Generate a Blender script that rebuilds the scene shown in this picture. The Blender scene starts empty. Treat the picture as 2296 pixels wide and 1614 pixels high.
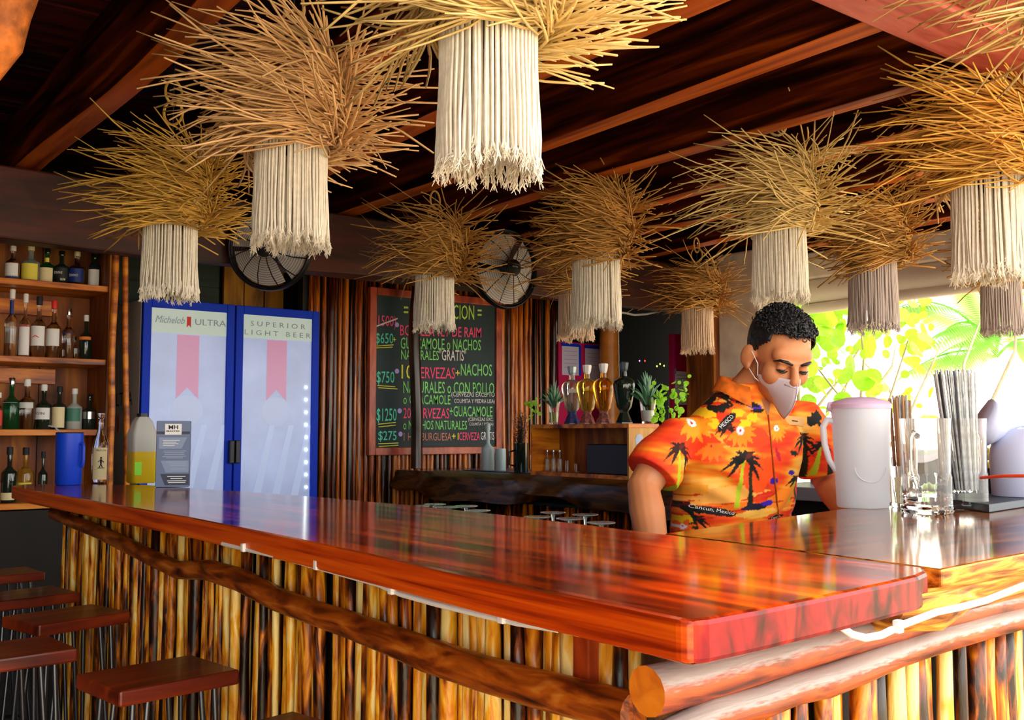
import bpy, math, random
import numpy as np
from mathutils import Vector, Matrix, Euler
from mathutils.bvhtree import BVHTree
from mathutils import noise as mnoise
random.seed(7); np.random.seed(7)
S = bpy.context.scene
COL = S.collection
PI = math.pi
# ------------------------------------------------------------------ camera, world, sun, exposure
TH = math.radians(37.5); PH = math.atan(163/2250); HC = 1.28
cam_d = bpy.data.cameras.new('camera'); cam = bpy.data.objects.new('camera', cam_d); COL.objects.link(cam)
cam.location = (0, 0, HC); cam.rotation_euler = (PI/2 + PH, 0, -TH)
cam_d.sensor_width = 36; cam_d.lens = 36*2250/2296; cam_d.clip_start = 0.02; cam_d.clip_end = 200
S.camera = cam
S.view_settings.view_transform = 'Standard'; S.view_settings.look = 'None'
S.view_settings.exposure = 0.16; S.view_settings.gamma = 1.0; S.view_settings.use_curve_mapping = False
w = bpy.data.worlds.new('sky'); S.world = w; w.use_nodes = True
bg = w.node_tree.nodes['Background']; bg.inputs[0].default_value = (1.0, 0.965, 0.88, 1); bg.inputs[1].default_value = 4.6
sun_d = bpy.data.lights.new('sun', 'SUN'); sun = bpy.data.objects.new('sun', sun_d); COL.objects.link(sun)
sun_d.energy = 5.0; sun_d.angle = 0.02; sun_d.color = (1, .93, .8)
sun.rotation_euler = Vector((-0.42, 0.50, -0.95)).to_track_quat('-Z', 'Y').to_euler()
# ------------------------------------------------------------------ pixel rays -> places in the room
CR = Vector((math.cos(TH), -math.sin(TH), 0)); CF = Vector((math.sin(TH), math.cos(TH), 0)); O = Vector((0, 0, HC))
def ray(px, py):
    a = (px-1148)/2250; b = (807-py)/2250
    return CR*a + CF*(math.cos(PH)-b*math.sin(PH)) + Vector((0, 0, math.sin(PH)+b*math.cos(PH)))
def PZ(px, py, z): r = ray(px, py); return O + r*((z-HC)/r.z)
def PX(px, py, x): r = ray(px, py); return O + r*(x/r.x)
def PY(px, py, y): r = ray(px, py); return O + r*(y/r.y)
def PD(px, py, d): r = ray(px, py); return O + r*(d/r.dot(CF))
# ------------------------------------------------------------------ materials
MATS = {}
def lin(c):
    if isinstance(c, str):
        c = [int(c[i:i+2], 16)/255 for i in (0, 2, 4)]
        c = [x/12.92 if x <= .04045 else ((x+.055)/1.055)**2.4 for x in c]
    return (c[0], c[1], c[2], 1)
def mat(name, c, rough=.5, metal=0, trans=0, ior=1.45, emit=0, ecol=None, coat=0, var=0, vscale=20, alpha=1, spec=.5, bump=0, transl=0):
    if name in MATS: return MATS[name]
    m = bpy.data.materials.new(name); m.use_nodes = True; nt = m.node_tree; b = nt.nodes['Principled BSDF']
    b.inputs['Base Color'].default_value = lin(c); b.inputs['Roughness'].default_value = rough
    b.inputs['Metallic'].default_value = metal; b.inputs['Transmission Weight'].default_value = trans
    b.inputs['IOR'].default_value = ior; b.inputs['Coat Weight'].default_value = coat; b.inputs['Coat Roughness'].default_value = .08
    b.inputs['Alpha'].default_value = alpha; b.inputs['Specular IOR Level'].default_value = spec
    if emit:
        b.inputs['Emission Color'].default_value = lin(ecol or c); b.inputs['Emission Strength'].default_value = emit
    if var or bump:
        tc = nt.nodes.new('ShaderNodeTexCoord'); n = nt.nodes.new('ShaderNodeTexNoise'); n.inputs['Scale'].default_value = vscale
        n.inputs['Detail'].default_value = 4; nt.links.new(tc.outputs['Object'], n.inputs['Vector'])
        if var:
            r = nt.nodes.new('ShaderNodeMapRange'); r.inputs['From Min'].default_value = .3; r.inputs['From Max'].default_value = .7
            r.inputs['To Min'].default_value = 1-var; r.inputs['To Max'].default_value = 1+var*.6
            v = nt.nodes.new('ShaderNodeHueSaturation'); v.inputs['Color'].default_value = lin(c)
            nt.links.new(n.outputs['Fac'], r.inputs['Value']); nt.links.new(r.outputs[0], v.inputs['Value']); nt.links.new(v.outputs[0], b.inputs['Base Color'])
        if bump:
            bp = nt.nodes.new('ShaderNodeBump'); bp.inputs['Strength'].default_value = bump; bp.inputs['Distance'].default_value = .01
            nt.links.new(n.outputs['Fac'], bp.inputs['Height']); nt.links.new(bp.outputs[0], b.inputs['Normal'])
    if transl:
        tr = nt.nodes.new('ShaderNodeBsdfTranslucent'); tr.inputs[0].default_value = lin(c); mx = nt.nodes.new('ShaderNodeMixShader'); mx.inputs[0].default_value = transl
        out = nt.nodes['Material Output']; nt.links.new(b.outputs[0], mx.inputs[1]); nt.links.new(tr.outputs[0], mx.inputs[2]); nt.links.new(mx.outputs[0], out.inputs[0])
    MATS[name] = m; return m
def wood(name, cols, scale=(1, 1, 1), rough=.5, coat=0, rnd=0, bump=.3, freq=6, crough=.08, knots=False, spec=.5, top_tint=None):
    """streaky grain: noise stretched along the axis with the smallest scale; rnd mixes a tone per object"""
    m = bpy.data.materials.new(name); m.use_nodes = True; nt = m.node_tree; b = nt.nodes['Principled BSDF']; L = nt.links
    b.inputs['Roughness'].default_value = rough; b.inputs['Coat Weight'].default_value = coat; b.inputs['Coat Roughness'].default_value = crough
    b.inputs['Specular IOR Level'].default_value = spec
    tc = nt.nodes.new('ShaderNodeTexCoord'); mp = nt.nodes.new('ShaderNodeMapping'); mp.inputs['Scale'].default_value = scale
    L.new(tc.outputs['Object'], mp.inputs['Vector'])
    oi = nt.nodes.new('ShaderNodeObjectInfo')
    add = nt.nodes.new('ShaderNodeVectorMath'); add.operation = 'MULTIPLY_ADD'
    cx = nt.nodes.new('ShaderNodeCombineXYZ')
    for i in range(3): L.new(oi.outputs['Random'], cx.inputs[i])
    L.new(cx.outputs[0], add.inputs[0]); add.inputs[1].default_value = (17, 31, 23) if rnd else (0, 0, 0); L.new(mp.outputs[0], add.inputs[2])
    n = nt.nodes.new('ShaderNodeTexNoise'); n.inputs['Scale'].default_value = freq; n.inputs['Detail'].default_value = 6; n.inputs['Distortion'].default_value = .6
    L.new(add.outputs[0], n.inputs['Vector'])
    r = nt.nodes.new('ShaderNodeValToRGB'); e = r.color_ramp.elements
    while len(e) < len(cols): e.new(.5)
    for i, c in enumerate(cols): e[i].position = .3+.42*i/(len(cols)-1); e[i].color = lin(c)
    fac = n.outputs['Fac']
    if rnd:
        ma = nt.nodes.new('ShaderNodeMath'); ma.operation = 'MULTIPLY_ADD'; ma.inputs[1].default_value = rnd; ma.inputs[2].default_value = -rnd/2
        L.new(oi.outputs['Random'], ma.inputs[0]); ad = nt.nodes.new('ShaderNodeMath'); ad.operation = 'ADD'; L.new(fac, ad.inputs[0]); L.new(ma.outputs[0], ad.inputs[1]); fac2 = ad.outputs[0]
    else: fac2 = fac
    L.new(fac2, r.inputs[0]); L.new(r.outputs[0], b.inputs['Base Color'])
    bp = nt.nodes.new('ShaderNodeBump'); bp.inputs['Strength'].default_value = bump; bp.inputs['Distance'].default_value = .004
    L.new(n.outputs['Fac'], bp.inputs['Height']); L.new(bp.outputs[0], b.inputs['Normal'])
    if top_tint:   # paler colour mixed in towards the upward side of the thing
        ge = nt.nodes.new('ShaderNodeNewGeometry'); sp = nt.nodes.new('ShaderNodeSeparateXYZ'); L.new(ge.outputs['Normal'], sp.inputs[0])
        n2 = nt.nodes.new('ShaderNodeTexNoise'); n2.inputs['Scale'].default_value = 9; L.new(mp.outputs[0], n2.inputs['Vector'])
        a2 = nt.nodes.new('ShaderNodeMath'); a2.operation = 'MULTIPLY_ADD'; a2.inputs[1].default_value = .9; L.new(n2.outputs['Fac'], a2.inputs[0]); L.new(sp.outputs['Z'], a2.inputs[2])
        m2 = nt.nodes.new('ShaderNodeMapRange'); m2.inputs['From Min'].default_value = .55; m2.inputs['From Max'].default_value = .85; L.new(a2.outputs[0], m2.inputs['Value'])
        mx = nt.nodes.new('ShaderNodeMixRGB'); mx.inputs[2].default_value = lin(top_tint); L.new(m2.outputs[0], mx.inputs[0]); L.new(r.outputs[0], mx.inputs[1]); L.new(mx.outputs[0], b.inputs['Base Color'])
    MATS[name] = m; return m
def vcol_mat(name, rough=.8):
    m = bpy.data.materials.new(name); m.use_nodes = True; nt = m.node_tree; b = nt.nodes['Principled BSDF']; b.inputs['Roughness'].default_value = rough
    a = nt.nodes.new('ShaderNodeVertexColor'); a.layer_name = 'print'; nt.links.new(a.outputs[0], b.inputs['Base Color']); return m

M_slab = wood('polished_red_wood', ['2e0802', '701c03', 'b43605', 'e0620c'], (9, .9, 6), .10, 0, bump=.012, freq=3, spec=.36)
M_endgrain = wood('crimson_end_grain', ['2c0104', '5c040c', '840a14', 'a8280a'], (9, 9, 5), .35, 0, bump=.1, freq=3, spec=.25)
M_slab_edge = wood('oiled_edge_wood', ['8a2002', 'cc4404', 'e8600a', 'f07014'], (5, .5, 22), .35, 0, bump=.05, freq=3)
M_counter = wood('dark_polished_wood', ['1c0a04', '5a2a0a', '9a5a1c', '3a1a08'], (.9, 7, 7), .10, 0, bump=.015, freq=3)
M_live = wood('live_edge_wood', ['3a1a04', 'a05c14', 'd8952e', 'ecc068'], (4, 12, 34), .5, bump=.5, freq=2.5)
M_stick = wood('peeled_stick', ['1e0800', '8a3c02', 'e0820c', 'fab428', 'ffe08a'], (26, 26, 5), .38, .2, rnd=.46, bump=.9, freq=2.0)
M_stick2 = wood('varnished_stick', ['120400', '4a1a02', '9a4206', 'd47814'], (40, 40, 2.5), .3, .3, rnd=.4, bump=.6, freq=2.0)
M_log = wood('rustic_log', ['2a0c02', '7a3004', 'b4560c', 'd0802c'], (30, 6, 30), .42, .15, bump=.8, freq=1.6)
M_log_grey = wood('weathered_log', ['2a0a04', '7e2a0a', 'a84a14', '8a3a20', '622c14'], (5, 30, 30), .42, .1, bump=.8, freq=1.5, top_tint='9a8c88')
M_cut = wood('cut_log_end', ['b45206', 'e0780c', 'f08c1c'], (4, 4, 4), .6, bump=.3, freq=7)
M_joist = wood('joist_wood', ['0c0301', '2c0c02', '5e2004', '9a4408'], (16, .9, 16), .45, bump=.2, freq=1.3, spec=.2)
M_under_lit = wood('lit_underside', ['7a2c08', 'c05a12', 'e07c28'], (12, .9, 12), .5, bump=.15, freq=1.3, spec=.2)  # joist undersides: light from below put into a lighter orange
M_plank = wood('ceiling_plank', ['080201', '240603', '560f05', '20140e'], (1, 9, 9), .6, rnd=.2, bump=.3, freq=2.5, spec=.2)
M_beam = wood('dark_beam', ['240c06', '45180c', '5e2412'], (1, 6, 6), .5, bump=.2, freq=2.2)
M_pink = wood('pinkish_beam', ['9a3a30', 'c05c50', 'd47868'], (1, 7, 7), .55, bump=.3, freq=3)
M_shelf = wood('shelf_wood', ['5a2202', 'b25a04', 'e0820c', 'f0a42a'], (1, 6, 6), .5, .1, bump=.2, freq=3)
M_shelf_back = wood('shelf_back_wood', ['4a1e02', '8a4606', 'c47a14'], (6, 6, 1), .6, bump=.2, freq=2)
M_seat = wood('stool_seat_wood', ['3a0c04', '74220a', '9c3a10'], (1, 7, 7), .4, .1, rnd=.15, bump=.1, freq=3)
M_post = wood('post_wood', ['3a1804', '8a4810', 'c47a28'], (8, 8, 1), .4, .2, bump=.3, freq=2)
M_end_lit = wood('lit_end_board', ['8a5a20', 'c89040', 'e0b068'], (6, 6, 1), .6, bump=.1, freq=2)
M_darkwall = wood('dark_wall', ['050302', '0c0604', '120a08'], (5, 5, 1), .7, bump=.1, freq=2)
M_teal = wood('teal_board', ['10201c', '203a36', '1a2c28'], (1, 6, 6), .6, bump=.1, freq=2)
M_yel = wood('yellow_board', ['5a3004', 'b87a08', 'e0a818'], (6, 6, 1), .6, bump=.1, freq=2)
M_floor = mat('floor_concrete', (.12, .075, .045), .6, var=.3, vscale=4)
M_sand = mat('pale_sand', (.60, .47, .30), .9, var=.15, vscale=2)
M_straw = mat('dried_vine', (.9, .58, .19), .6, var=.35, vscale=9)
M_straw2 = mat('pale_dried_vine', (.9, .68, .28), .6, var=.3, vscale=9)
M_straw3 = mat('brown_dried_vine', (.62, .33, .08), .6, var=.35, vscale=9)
M_cotton = mat('cotton_cord', (.96, .91, .80), .9, var=.12, vscale=60, transl=.15)
M_cotton2 = mat('beige_cotton_cord', (.92, .72, .54), .9, var=.12, vscale=60, transl=.15)
M_cord = mat('black_cable', (.01, .015, .03), .5)
M_black = mat('black_metal', (.012, .012, .015), .35, metal=.4)
M_blackpl = mat('black_plastic', (.012, .013, .018), .4)
M_chrome = mat('brushed_steel', (.7, .7, .72), .2, metal=1)
M_blade = mat('fan_blade_metal', (.75, .72, .72), .4, metal=.2)
M_blue = mat('cooler_blue', (.002, .04, .62), .5, spec=.2)
M_white = mat('white_enamel', (.62, .66, .66), .4)
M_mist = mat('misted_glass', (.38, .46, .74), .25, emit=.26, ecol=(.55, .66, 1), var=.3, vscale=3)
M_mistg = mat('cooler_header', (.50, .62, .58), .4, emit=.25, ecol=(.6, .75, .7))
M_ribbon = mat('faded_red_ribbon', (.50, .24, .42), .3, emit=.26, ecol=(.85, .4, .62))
M_led = mat('led_point', (1, 1, .9), .5, emit=6, ecol=(.9, 1, .85))
M_glass = mat('clear_glass', (1, 1, 1), .01, trans=1, ior=1.45)
M_glassg = mat('green_glass', (.02, .30, .10), .03, trans=.9)
M_frost = mat('frosted_blue_glass', (.62, .80, .84), .25, trans=.35)
M_glassdk = mat('dark_glass', (.01, .02, .015), .05, spec=.8)
M_glassblue = mat('pale_blue_glass', (.80, .92, .95), .08, trans=.85)
M_gold = mat('gold_liquor', (1, .72, .12), .02, trans=.9)
M_amber = mat('amber_liquor', (1, .45, .04), .02, trans=.9)
M_silver = mat('clear_liquor', (.92, .90, .92), .02, trans=.92)
M_wht = mat('white_print', (.85, .85, .85), .6)
M_blk = mat('black_print', (.015, .015, .02), .6)
M_navy = mat('navy_print', (.01, .03, .22), .5)
M_red = mat('red_print', (.75, .03, .02), .5)
M_dkred = mat('dark_red_paint', (.20, .012, .012), .5)
M_cream = mat('cream_print', (.85, .72, .42), .6)
M_yellow = mat('yellow_print', (.85, .72, .08), .6)
M_orange = mat('orange_print', (.9, .22, .02), .6)
M_leafg = mat('leaf_green', (.20, .55, .04), .5, transl=.45, var=.3, vscale=8)
M_leafb = mat('bright_leaf', (.42, .85, .06), .5, transl=.5, var=.3, vscale=3)
M_leafd = mat('dark_leaf', (.05, .22, .06), .4, transl=.2, var=.3, vscale=20)
M_pine = mat('pineapple_leaf', (.06, .22, .12), .35, var=.4, vscale=30)
M_magenta = mat('magenta_paint', (.55, .01, .10), .4)
M_concrete = mat('pale_concrete', (.88, .80, .70), .8, var=.25, vscale=6)
M_awning = mat('awning_cloth', (.82, .76, .68), .7, var=.1, vscale=2)
M_tube = mat('white_conduit', (.82, .78, .78), .4)
M_slate = mat('chalkboard_slate', (.012, .035, .045), .6, var=.5, vscale=2)
M_frame = wood('board_frame_wood', ['7a2408', 'b04014', 'c8603a'], (5, 5, 2), .4, .1, bump=.1, freq=3)
M_skin = mat('skin', (.58, .225, .095), .5, var=.10, vscale=14)
M_hair = mat('hair_black', (.008, .010, .014), .4, bump=.8, vscale=60)
M_mask = mat('mask_fabric', (.60, .52, .60), .9)
M_lav = mat('lavender_plastic', (.84, .89, .96), .35, transl=.45)
M_lid = mat('mauve_lid', (.62, .45, .66), .4)
M_greypl = mat('blue_grey_plastic', (.30, .36, .50), .38)
M_disp = mat('dispenser_plastic', (.50, .55, .78), .38)
M_void = mat('black_void', (.006, .006, .007), .8, spec=.1)
def chalk(n, c): return mat('chalk_'+n, c, .9, emit=0)
# ------------------------------------------------------------------ mesh helpers
class MB:
    def __init__(s): s.v = []; s.f = []; s.mi = []
    def add(s, vs, fs, mi=0):
        b = len(s.v); s.v += [tuple(v) for v in vs]; s.f += [tuple(i+b for i in f) for f in fs]; s.mi += [mi]*len(fs); return s
    def box(s, x0, x1, y0, y1, z0, z1, mi=0, M=None):
        vs = [Vector(p) for p in ((x0, y0, z0), (x1, y0, z0), (x1, y1, z0), (x0, y1, z0), (x0, y0, z1), (x1, y0, z1), (x1, y1, z1), (x0, y1, z1))]
        if M: vs = [M @ v for v in vs]
        return s.add(vs, [(0, 3, 2, 1), (4, 5, 6, 7), (0, 1, 5, 4), (1, 2, 6, 5), (2, 3, 7, 6), (3, 0, 4, 7)], mi)
    def tube(s, pts, rad, n=6, cap=True, mi=0, capmi=None, flat=1.0, roll=0):
        pts = [Vector(p) for p in pts]
        if not hasattr(rad, '__len__'): rad = [rad]*len(pts)
        vs = []; up = None
        for i, p in enumerate(pts):
            t = (pts[min(i+1, len(pts)-1)]-pts[max(i-1, 0)]).normalized()
            if up is None:
                a = Vector((0, 0, 1)) if abs(t.z) < .9 else Vector((1, 0, 0)); up = (a-t*a.dot(t)).normalized()
            else:
                up = up-t*up.dot(t); up = up.normalized() if up.length > 1e-6 else Vector((1, 0, 0))
            sd = t.cross(up)
            for k in range(n):
                q = 2*PI*k/n+roll; vs.append(p+up*math.cos(q)*rad[i]+sd*math.sin(q)*rad[i]*flat)
        fs = [(i*n+k, i*n+(k+1) % n, (i+1)*n+(k+1) % n, (i+1)*n+k) for i in range(len(pts)-1) for k in range(n)]
        s.add(vs, fs, mi)
        if cap:
            b = len(s.v)-len(vs); s.f += [tuple(b+k for k in reversed(range(n))), tuple(b+(len(pts)-1)*n+k for k in range(n))]; s.mi += [mi if capmi is None else capmi]*2
        return s
    def lathe(s, prof, n=16, c=(0, 0, 0), mi=0, cap=True, M=None, sq=None):
        vs = []
        for r, z in prof:
            for k in range(n):
                a = 2*PI*(k+.5)/n; x, y = math.cos(a)*r, math.sin(a)*r
                v = Vector((x, y, z)); v = (M @ v) if M else v
                vs.append(v+Vector(c))
        m = len(prof); fs = [(i*n+k, i*n+(k+1) % n, (i+1)*n+(k+1) % n, (i+1)*n+k) for i in range(m-1) for k in range(n)]
        if cap: fs += [tuple(reversed(range(n))), tuple((m-1)*n+k for k in range(n))]
        return s.add(vs, fs, mi)
    def ell(s, c, r, nu=12, nv=8, M=None, mi=0):
        vs = []; c = Vector(c)
        for i in range(1, nv):
            ph = PI*i/nv
            for k in range(nu):
                a = 2*PI*k/nu; v = Vector((math.sin(ph)*math.cos(a)*r[0], math.sin(ph)*math.sin(a)*r[1], -math.cos(ph)*r[2]))
                vs.append((M @ v if M else v)+c)
        b = len(vs)
        for z in (-1, 1): v = Vector((0, 0, z*r[2])); vs.append((M @ v if M else v)+c)
        fs = [(i*nu+k, i*nu+(k+1) % nu, (i+1)*nu+(k+1) % nu, (i+1)*nu+k) for i in range(nv-2) for k in range(nu)]
        fs += [(b, (k+1) % nu, k) for k in range(nu)]+[(b+1, (nv-2)*nu+k, (nv-2)*nu+(k+1) % nu) for k in range(nu)]
        return s.add(vs, fs, mi)
    def prism(s, poly, z0, z1, mi=0, smi=None, M=None):
        n = len(poly); vs = [Vector((p[0], p[1], z0)) for p in poly]+[Vector((p[0], p[1], z1)) for p in poly]
        ar = sum(poly[i][0]*poly[(i+1) % n][1]-poly[(i+1) % n][0]*poly[i][1] for i in range(n))
        if M: vs = [M @ v for v in vs]
        fs = [tuple(reversed(range(n))), tuple(range(n, 2*n))]+[(i, (i+1) % n, n+(i+1) % n, n+i) for i in range(n)]
        if ar < 0: fs = [tuple(reversed(f)) for f in fs]
        b = len(s.f); s.add(vs, fs, mi)
        if smi is not None:
            for i in range(b+2, len(s.f)): s.mi[i] = smi
        return s
    def build(s, name, mats, parent=None, smooth=False, origin=None, bevel=0):
        off = Vector((0, 0, 0))
        if parent is not None: off = wloc(parent)
        elif origin is not None: off = Vector(origin)
        me = bpy.data.meshes.new(name)
        me.from_pydata([tuple(Vector(v)-off) for v in s.v], [], s.f)
        for m in (mats if isinstance(mats, (list, tuple)) else [mats]): me.materials.append(m)
        if any(s.mi): me.polygons.foreach_set('material_index', s.mi)
        if smooth: me.polygons.foreach_set('use_smooth', [True]*len(me.polygons))
        o = bpy.data.objects.new(name, me); COL.objects.link(o)
        if smooth and smooth != 'all':
            try: me.set_sharp_from_angle(angle=math.radians(50))
            except Exception: pass
        if parent is not None: o.parent = parent
        else: o.location = off
        if bevel:
            bv = o.modifiers.new('bevel', 'BEVEL'); bv.width = bevel; bv.segments = 2; bv.limit_method = 'ANGLE'
        return o
def wloc(o):
    v = Vector((0, 0, 0))
    while o is not None: v += o.location; o = o.parent
    return v
def tag(o, label=None, cat=None, group=None, kind=None):
    for k, x in (('label', label), ('category', cat), ('group', group), ('kind', kind)):
        if x: o[k] = x
    return o
def thing(name, label, cat, loc=(0, 0, 0), group=None):
    o = bpy.data.objects.new(name, None); o.empty_display_size = .05; COL.objects.link(o); o.location = loc; return tag(o, label, cat, group)
def dup(root, loc, rz=0, label=None, group=None, scale=1, rx=0, ry=0):
    r = root.copy(); COL.objects.link(r); r.location = loc; r.rotation_euler = (rx, ry, rz); r.scale = (scale,)*3
    if label: r['label'] = label
    if group: r['group'] = group
    for ch in list(root.children):
        c = ch.copy(); COL.objects.link(c); c.parent = r
        for g in list(ch.children):
            d = g.copy(); COL.objects.link(d); d.parent = c
    return r
def struct(o): o['kind'] = 'structure'; return o
def text(name, s, org, xd, ud, mt, parent, width=None, height=None, shear=0, bold=0, ext=.0006, center=False):
    cu = bpy.data.curves.new('t', 'FONT'); cu.body = s; cu.size = 1; cu.shear = shear; cu.offset = bold; cu.resolution_u = 2
    to = bpy.data.objects.new('t', cu); COL.objects.link(to)
    dg = bpy.context.evaluated_depsgraph_get(); dg.update()
    me = bpy.data.meshes.new_from_object(to.evaluated_get(dg)); bpy.data.objects.remove(to); bpy.data.curves.remove(cu)
    n = len(me.vertices); co = np.empty(n*3); me.vertices.foreach_get('co', co); co = co.reshape(-1, 3)
    lo, hi = co.min(0), co.max(0); W, Hh = hi[0]-lo[0], max(hi[1]-lo[1], .001)
    sx = width/W if width else height/Hh; sy = height/Hh if height else width/W
    if not width: sx = sy
    xd = Vector(xd).normalized(); ud = Vector(ud).normalized(); nd = xd.cross(ud); off = wloc(parent)
    org = Vector(org)-off
    X = (co[:, 0]-lo[0]-(W/2 if center else 0))*sx; Y = (co[:, 1]-lo[1])*sy
    P = np.outer(X, xd)+np.outer(Y, ud)+np.array(org)+np.array(nd)*ext
    me.vertices.foreach_set('co', P.ravel()); me.materials.clear(); me.materials.append(mt)
    o = bpy.data.objects.new(name, me); COL.objects.link(o); o.parent = parent; return o
XA, YA, ZA = Vector((1, 0, 0)), Vector((0, 1, 0)), Vector((0, 0, 1))
def wob(pts, amp, fr=3, seed=0):
    return [Vector(p)+Vector(mnoise.noise_vector(Vector(p)*fr+Vector((seed, 0, 0))))*amp for p in pts]
def line(a, b, n): a, b = Vector(a), Vector(b); return [a.lerp(b, i/(n-1)) for i in range(n)]

# ================================================================== STRUCTURE
struct(MB().box(-9, 5.9, .2, 8.2, -.12, 0).build('floor', M_floor))
struct(MB().box(-40, 60, -40, 60, -.3, -.125).build('ground', M_sand))
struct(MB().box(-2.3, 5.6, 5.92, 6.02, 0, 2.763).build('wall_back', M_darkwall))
struct(MB().box(-1.9, -1.8, -.3, 5.95, 0, 2.763).build('shade_wall_left', M_darkwall))  # unseen wall, added to keep light off the left side
o = struct(MB().box(-2.25, -2.18, 0.0, 5.9, 2.0, 2.75).build('shade_board_left', M_beam)); o['label'] = 'unseen board added along the left roof edge to shade the joists'  # added out of view to keep light off the joist sides
struct(MB().box(-2.3, .45, -2.0, -.01, 2.765, 2.80).build('shade_roof_left', M_plank))  # unseen roof piece, added to darken the stool area
struct(MB().box(5.55, 9.0, 4.45, 8.2, 2.74, 2.80).build('shade_roof_kitchen', M_void))  # unseen roof, added to keep light out of the back room
mb_ = MB(); mb_.prism([(5.33, 4.47), (5.40, 4.44), (8.45, 6.98), (8.3, 7.05)], 0, 2.74); struct(mb_.build('shade_wall_kitchen', M_void))  # added along the line of sight to keep light out of the back room
# ceiling: joists run away to the left-back, planks lie across them
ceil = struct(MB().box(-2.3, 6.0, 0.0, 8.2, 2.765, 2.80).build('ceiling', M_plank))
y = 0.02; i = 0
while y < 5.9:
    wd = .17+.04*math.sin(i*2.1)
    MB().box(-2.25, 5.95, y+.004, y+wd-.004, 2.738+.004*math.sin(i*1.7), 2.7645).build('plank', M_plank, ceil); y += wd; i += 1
jx = [-1.7, -1.18, -.65, -.12, .40, .93, 1.46, 1.98, 2.51, 3.05, 3.60, 4.13, 4.68, 5.20, 5.65]
for k, x in enumerate(jx):
    x1 = x+.10; y0 = 0.02 if x < .9 else 1.45
    mb = MB(); n = 14; vs = []; 
    for i in range(n):
        yy = y0+(5.2-y0)*i/(n-1); dx = .012*math.sin(yy*2.3+k*1.3); dz = .014*math.sin(yy*1.9+k*2.2)
        for (a, b) in ((x+dx, 2.45+dz), (x1+dx*.6, 2.45+dz*.5), (x1, 2.738), (x, 2.738)): vs.append((a, yy, b))
    fs = [(i*4+q, (i+1)*4+q, (i+1)*4+(q+1) % 4, i*4+(q+1) % 4) for i in range(n-1) for q in range(4)]+[(0, 1, 2, 3), (4*n-1, 4*n-2, 4*n-3, 4*n-4)]
    mb.add(vs, fs)
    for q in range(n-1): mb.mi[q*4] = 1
    mb.build('joist', [M_joist, M_under_lit], ceil, bevel=.006)
# main beam over the back bar
pts = line((-2.2, 4.82, 2.275), (5.35, 4.82, 2.275), 40)
mb = MB(); vs = []
for i, p in enumerate(pts):
    w1 = .012*math.sin(p.x*3.1); w2 = .015*math.sin(p.x*2.3+1)
    for (a, b) in ((-.07+w1, -.155+w2), (.07, -.155), (.07, .165), (-.07, .165+w1*.5)): vs.append((p.x, p.y+a, p.z+b))
fs = [(i*4+q, i*4+(q+1) % 4, (i+1)*4+(q+1) % 4, (i+1)*4+q) for i in range(39) for q in range(4)]+[(3, 2, 1, 0), (156, 157, 158, 159)]
o = struct(mb.add(vs, fs).build('trim_1', M_beam, bevel=.01)); o['label'] = 'dark main beam across the room above the back bar'
# pinkish cross beam upper right
a = PZ(1870, 0, 2.45); b_ = PZ(2296, 215, 2.45)
o = struct(MB().box(1.0, 5.9, 1.365, 1.56, 2.415, 2.47).build('trim_2', M_pink, bevel=.006)); o['label'] = 'pinkish cross beam in the upper right'
o = struct(MB().box(1.0, 5.9, .85, 1.355, 2.43, 2.50).build('trim_3', M_pink, bevel=.006)); o['label'] = 'second pinkish board beside the cross beam'
# partition of sticks behind the chalkboard
swall = struct(MB().box(2.64, 4.55, 5.50, 5.56, 0, 2.45).build('wall_sticks', M_darkwall))
def stick_mesh(name, L, r, m, seed, n=6, rings=7):
    rnd = random.Random(seed); mb = MB(); ax, ay, ph = rnd.uniform(-1, 1), rnd.uniform(-1, 1), rnd.uniform(0, 6)
    pts = []; rr = []
    for i in range(rings):
        t = i/(rings-1); pts.append((math.sin(t*5+ph)*r*.35*ax, math.sin(t*4+ph*2)*r*.3*ay, t*L)); rr.append(r*(1+.16*math.sin(t*9+ph)+rnd.uniform(-.08, .08))*(1.05-.18*t))
    mb.tube(pts, rr, n)
    me = bpy.data.meshes.new(name); me.from_pydata(mb.v, [], mb.f); me.materials.append(m); me.polygons.foreach_set('use_smooth', [True]*len(me.polygons))
    return me
def put(name, me, parent, loc, rot=(0, 0, 0), sc=1):
    o = bpy.data.objects.new(name, me); COL.objects.link(o); o.parent = parent
    o.location = Vector(loc)-wloc(parent); o.rotation_euler = rot; o.scale = sc if hasattr(sc, '__len__') else (sc,)*3; return o
SW = [stick_mesh('stick_wall', 2.4, .019, M_stick2, k) for k in range(10)]
x = 2.665
while x < 4.54:
    s = random.uniform(.65, 1.25); x += .019*s
    put('stick', SW[random.randrange(10)], swall, (x, 5.478+random.uniform(-.008, .01), 0.01), (random.uniform(-.004, .004), random.uniform(-.012, .012), random.uniform(0, 6)), (s, s, 1)); x += .019*s+.003
# boards seen over the cooler
o = struct(MB().box(1.35, 2.25, 5.84, 5.90, 1.85, 2.44).build('wall_boards', M_teal))
for i in range(4): MB().box(1.35, 2.25, 5.825, 5.842, 1.86+i*.145, 1.86+i*.145+.137).build('board', M_teal, o)
for i in range(3): MB().box(2.27+i*.13, 2.27+i*.13+.122, 5.80, 5.83, 1.2, 2.44).build('board', M_yel, o)
MB().box(1.30, 1.42, 5.82, 5.835, 1.6, 2.44).build('board', M_dkred, o)
# dark back room on the right
struct(MB().box(4.5, 8.6, 7.6, 7.7, 0, 2.74).build('wall_kitchen', M_void))
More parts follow.
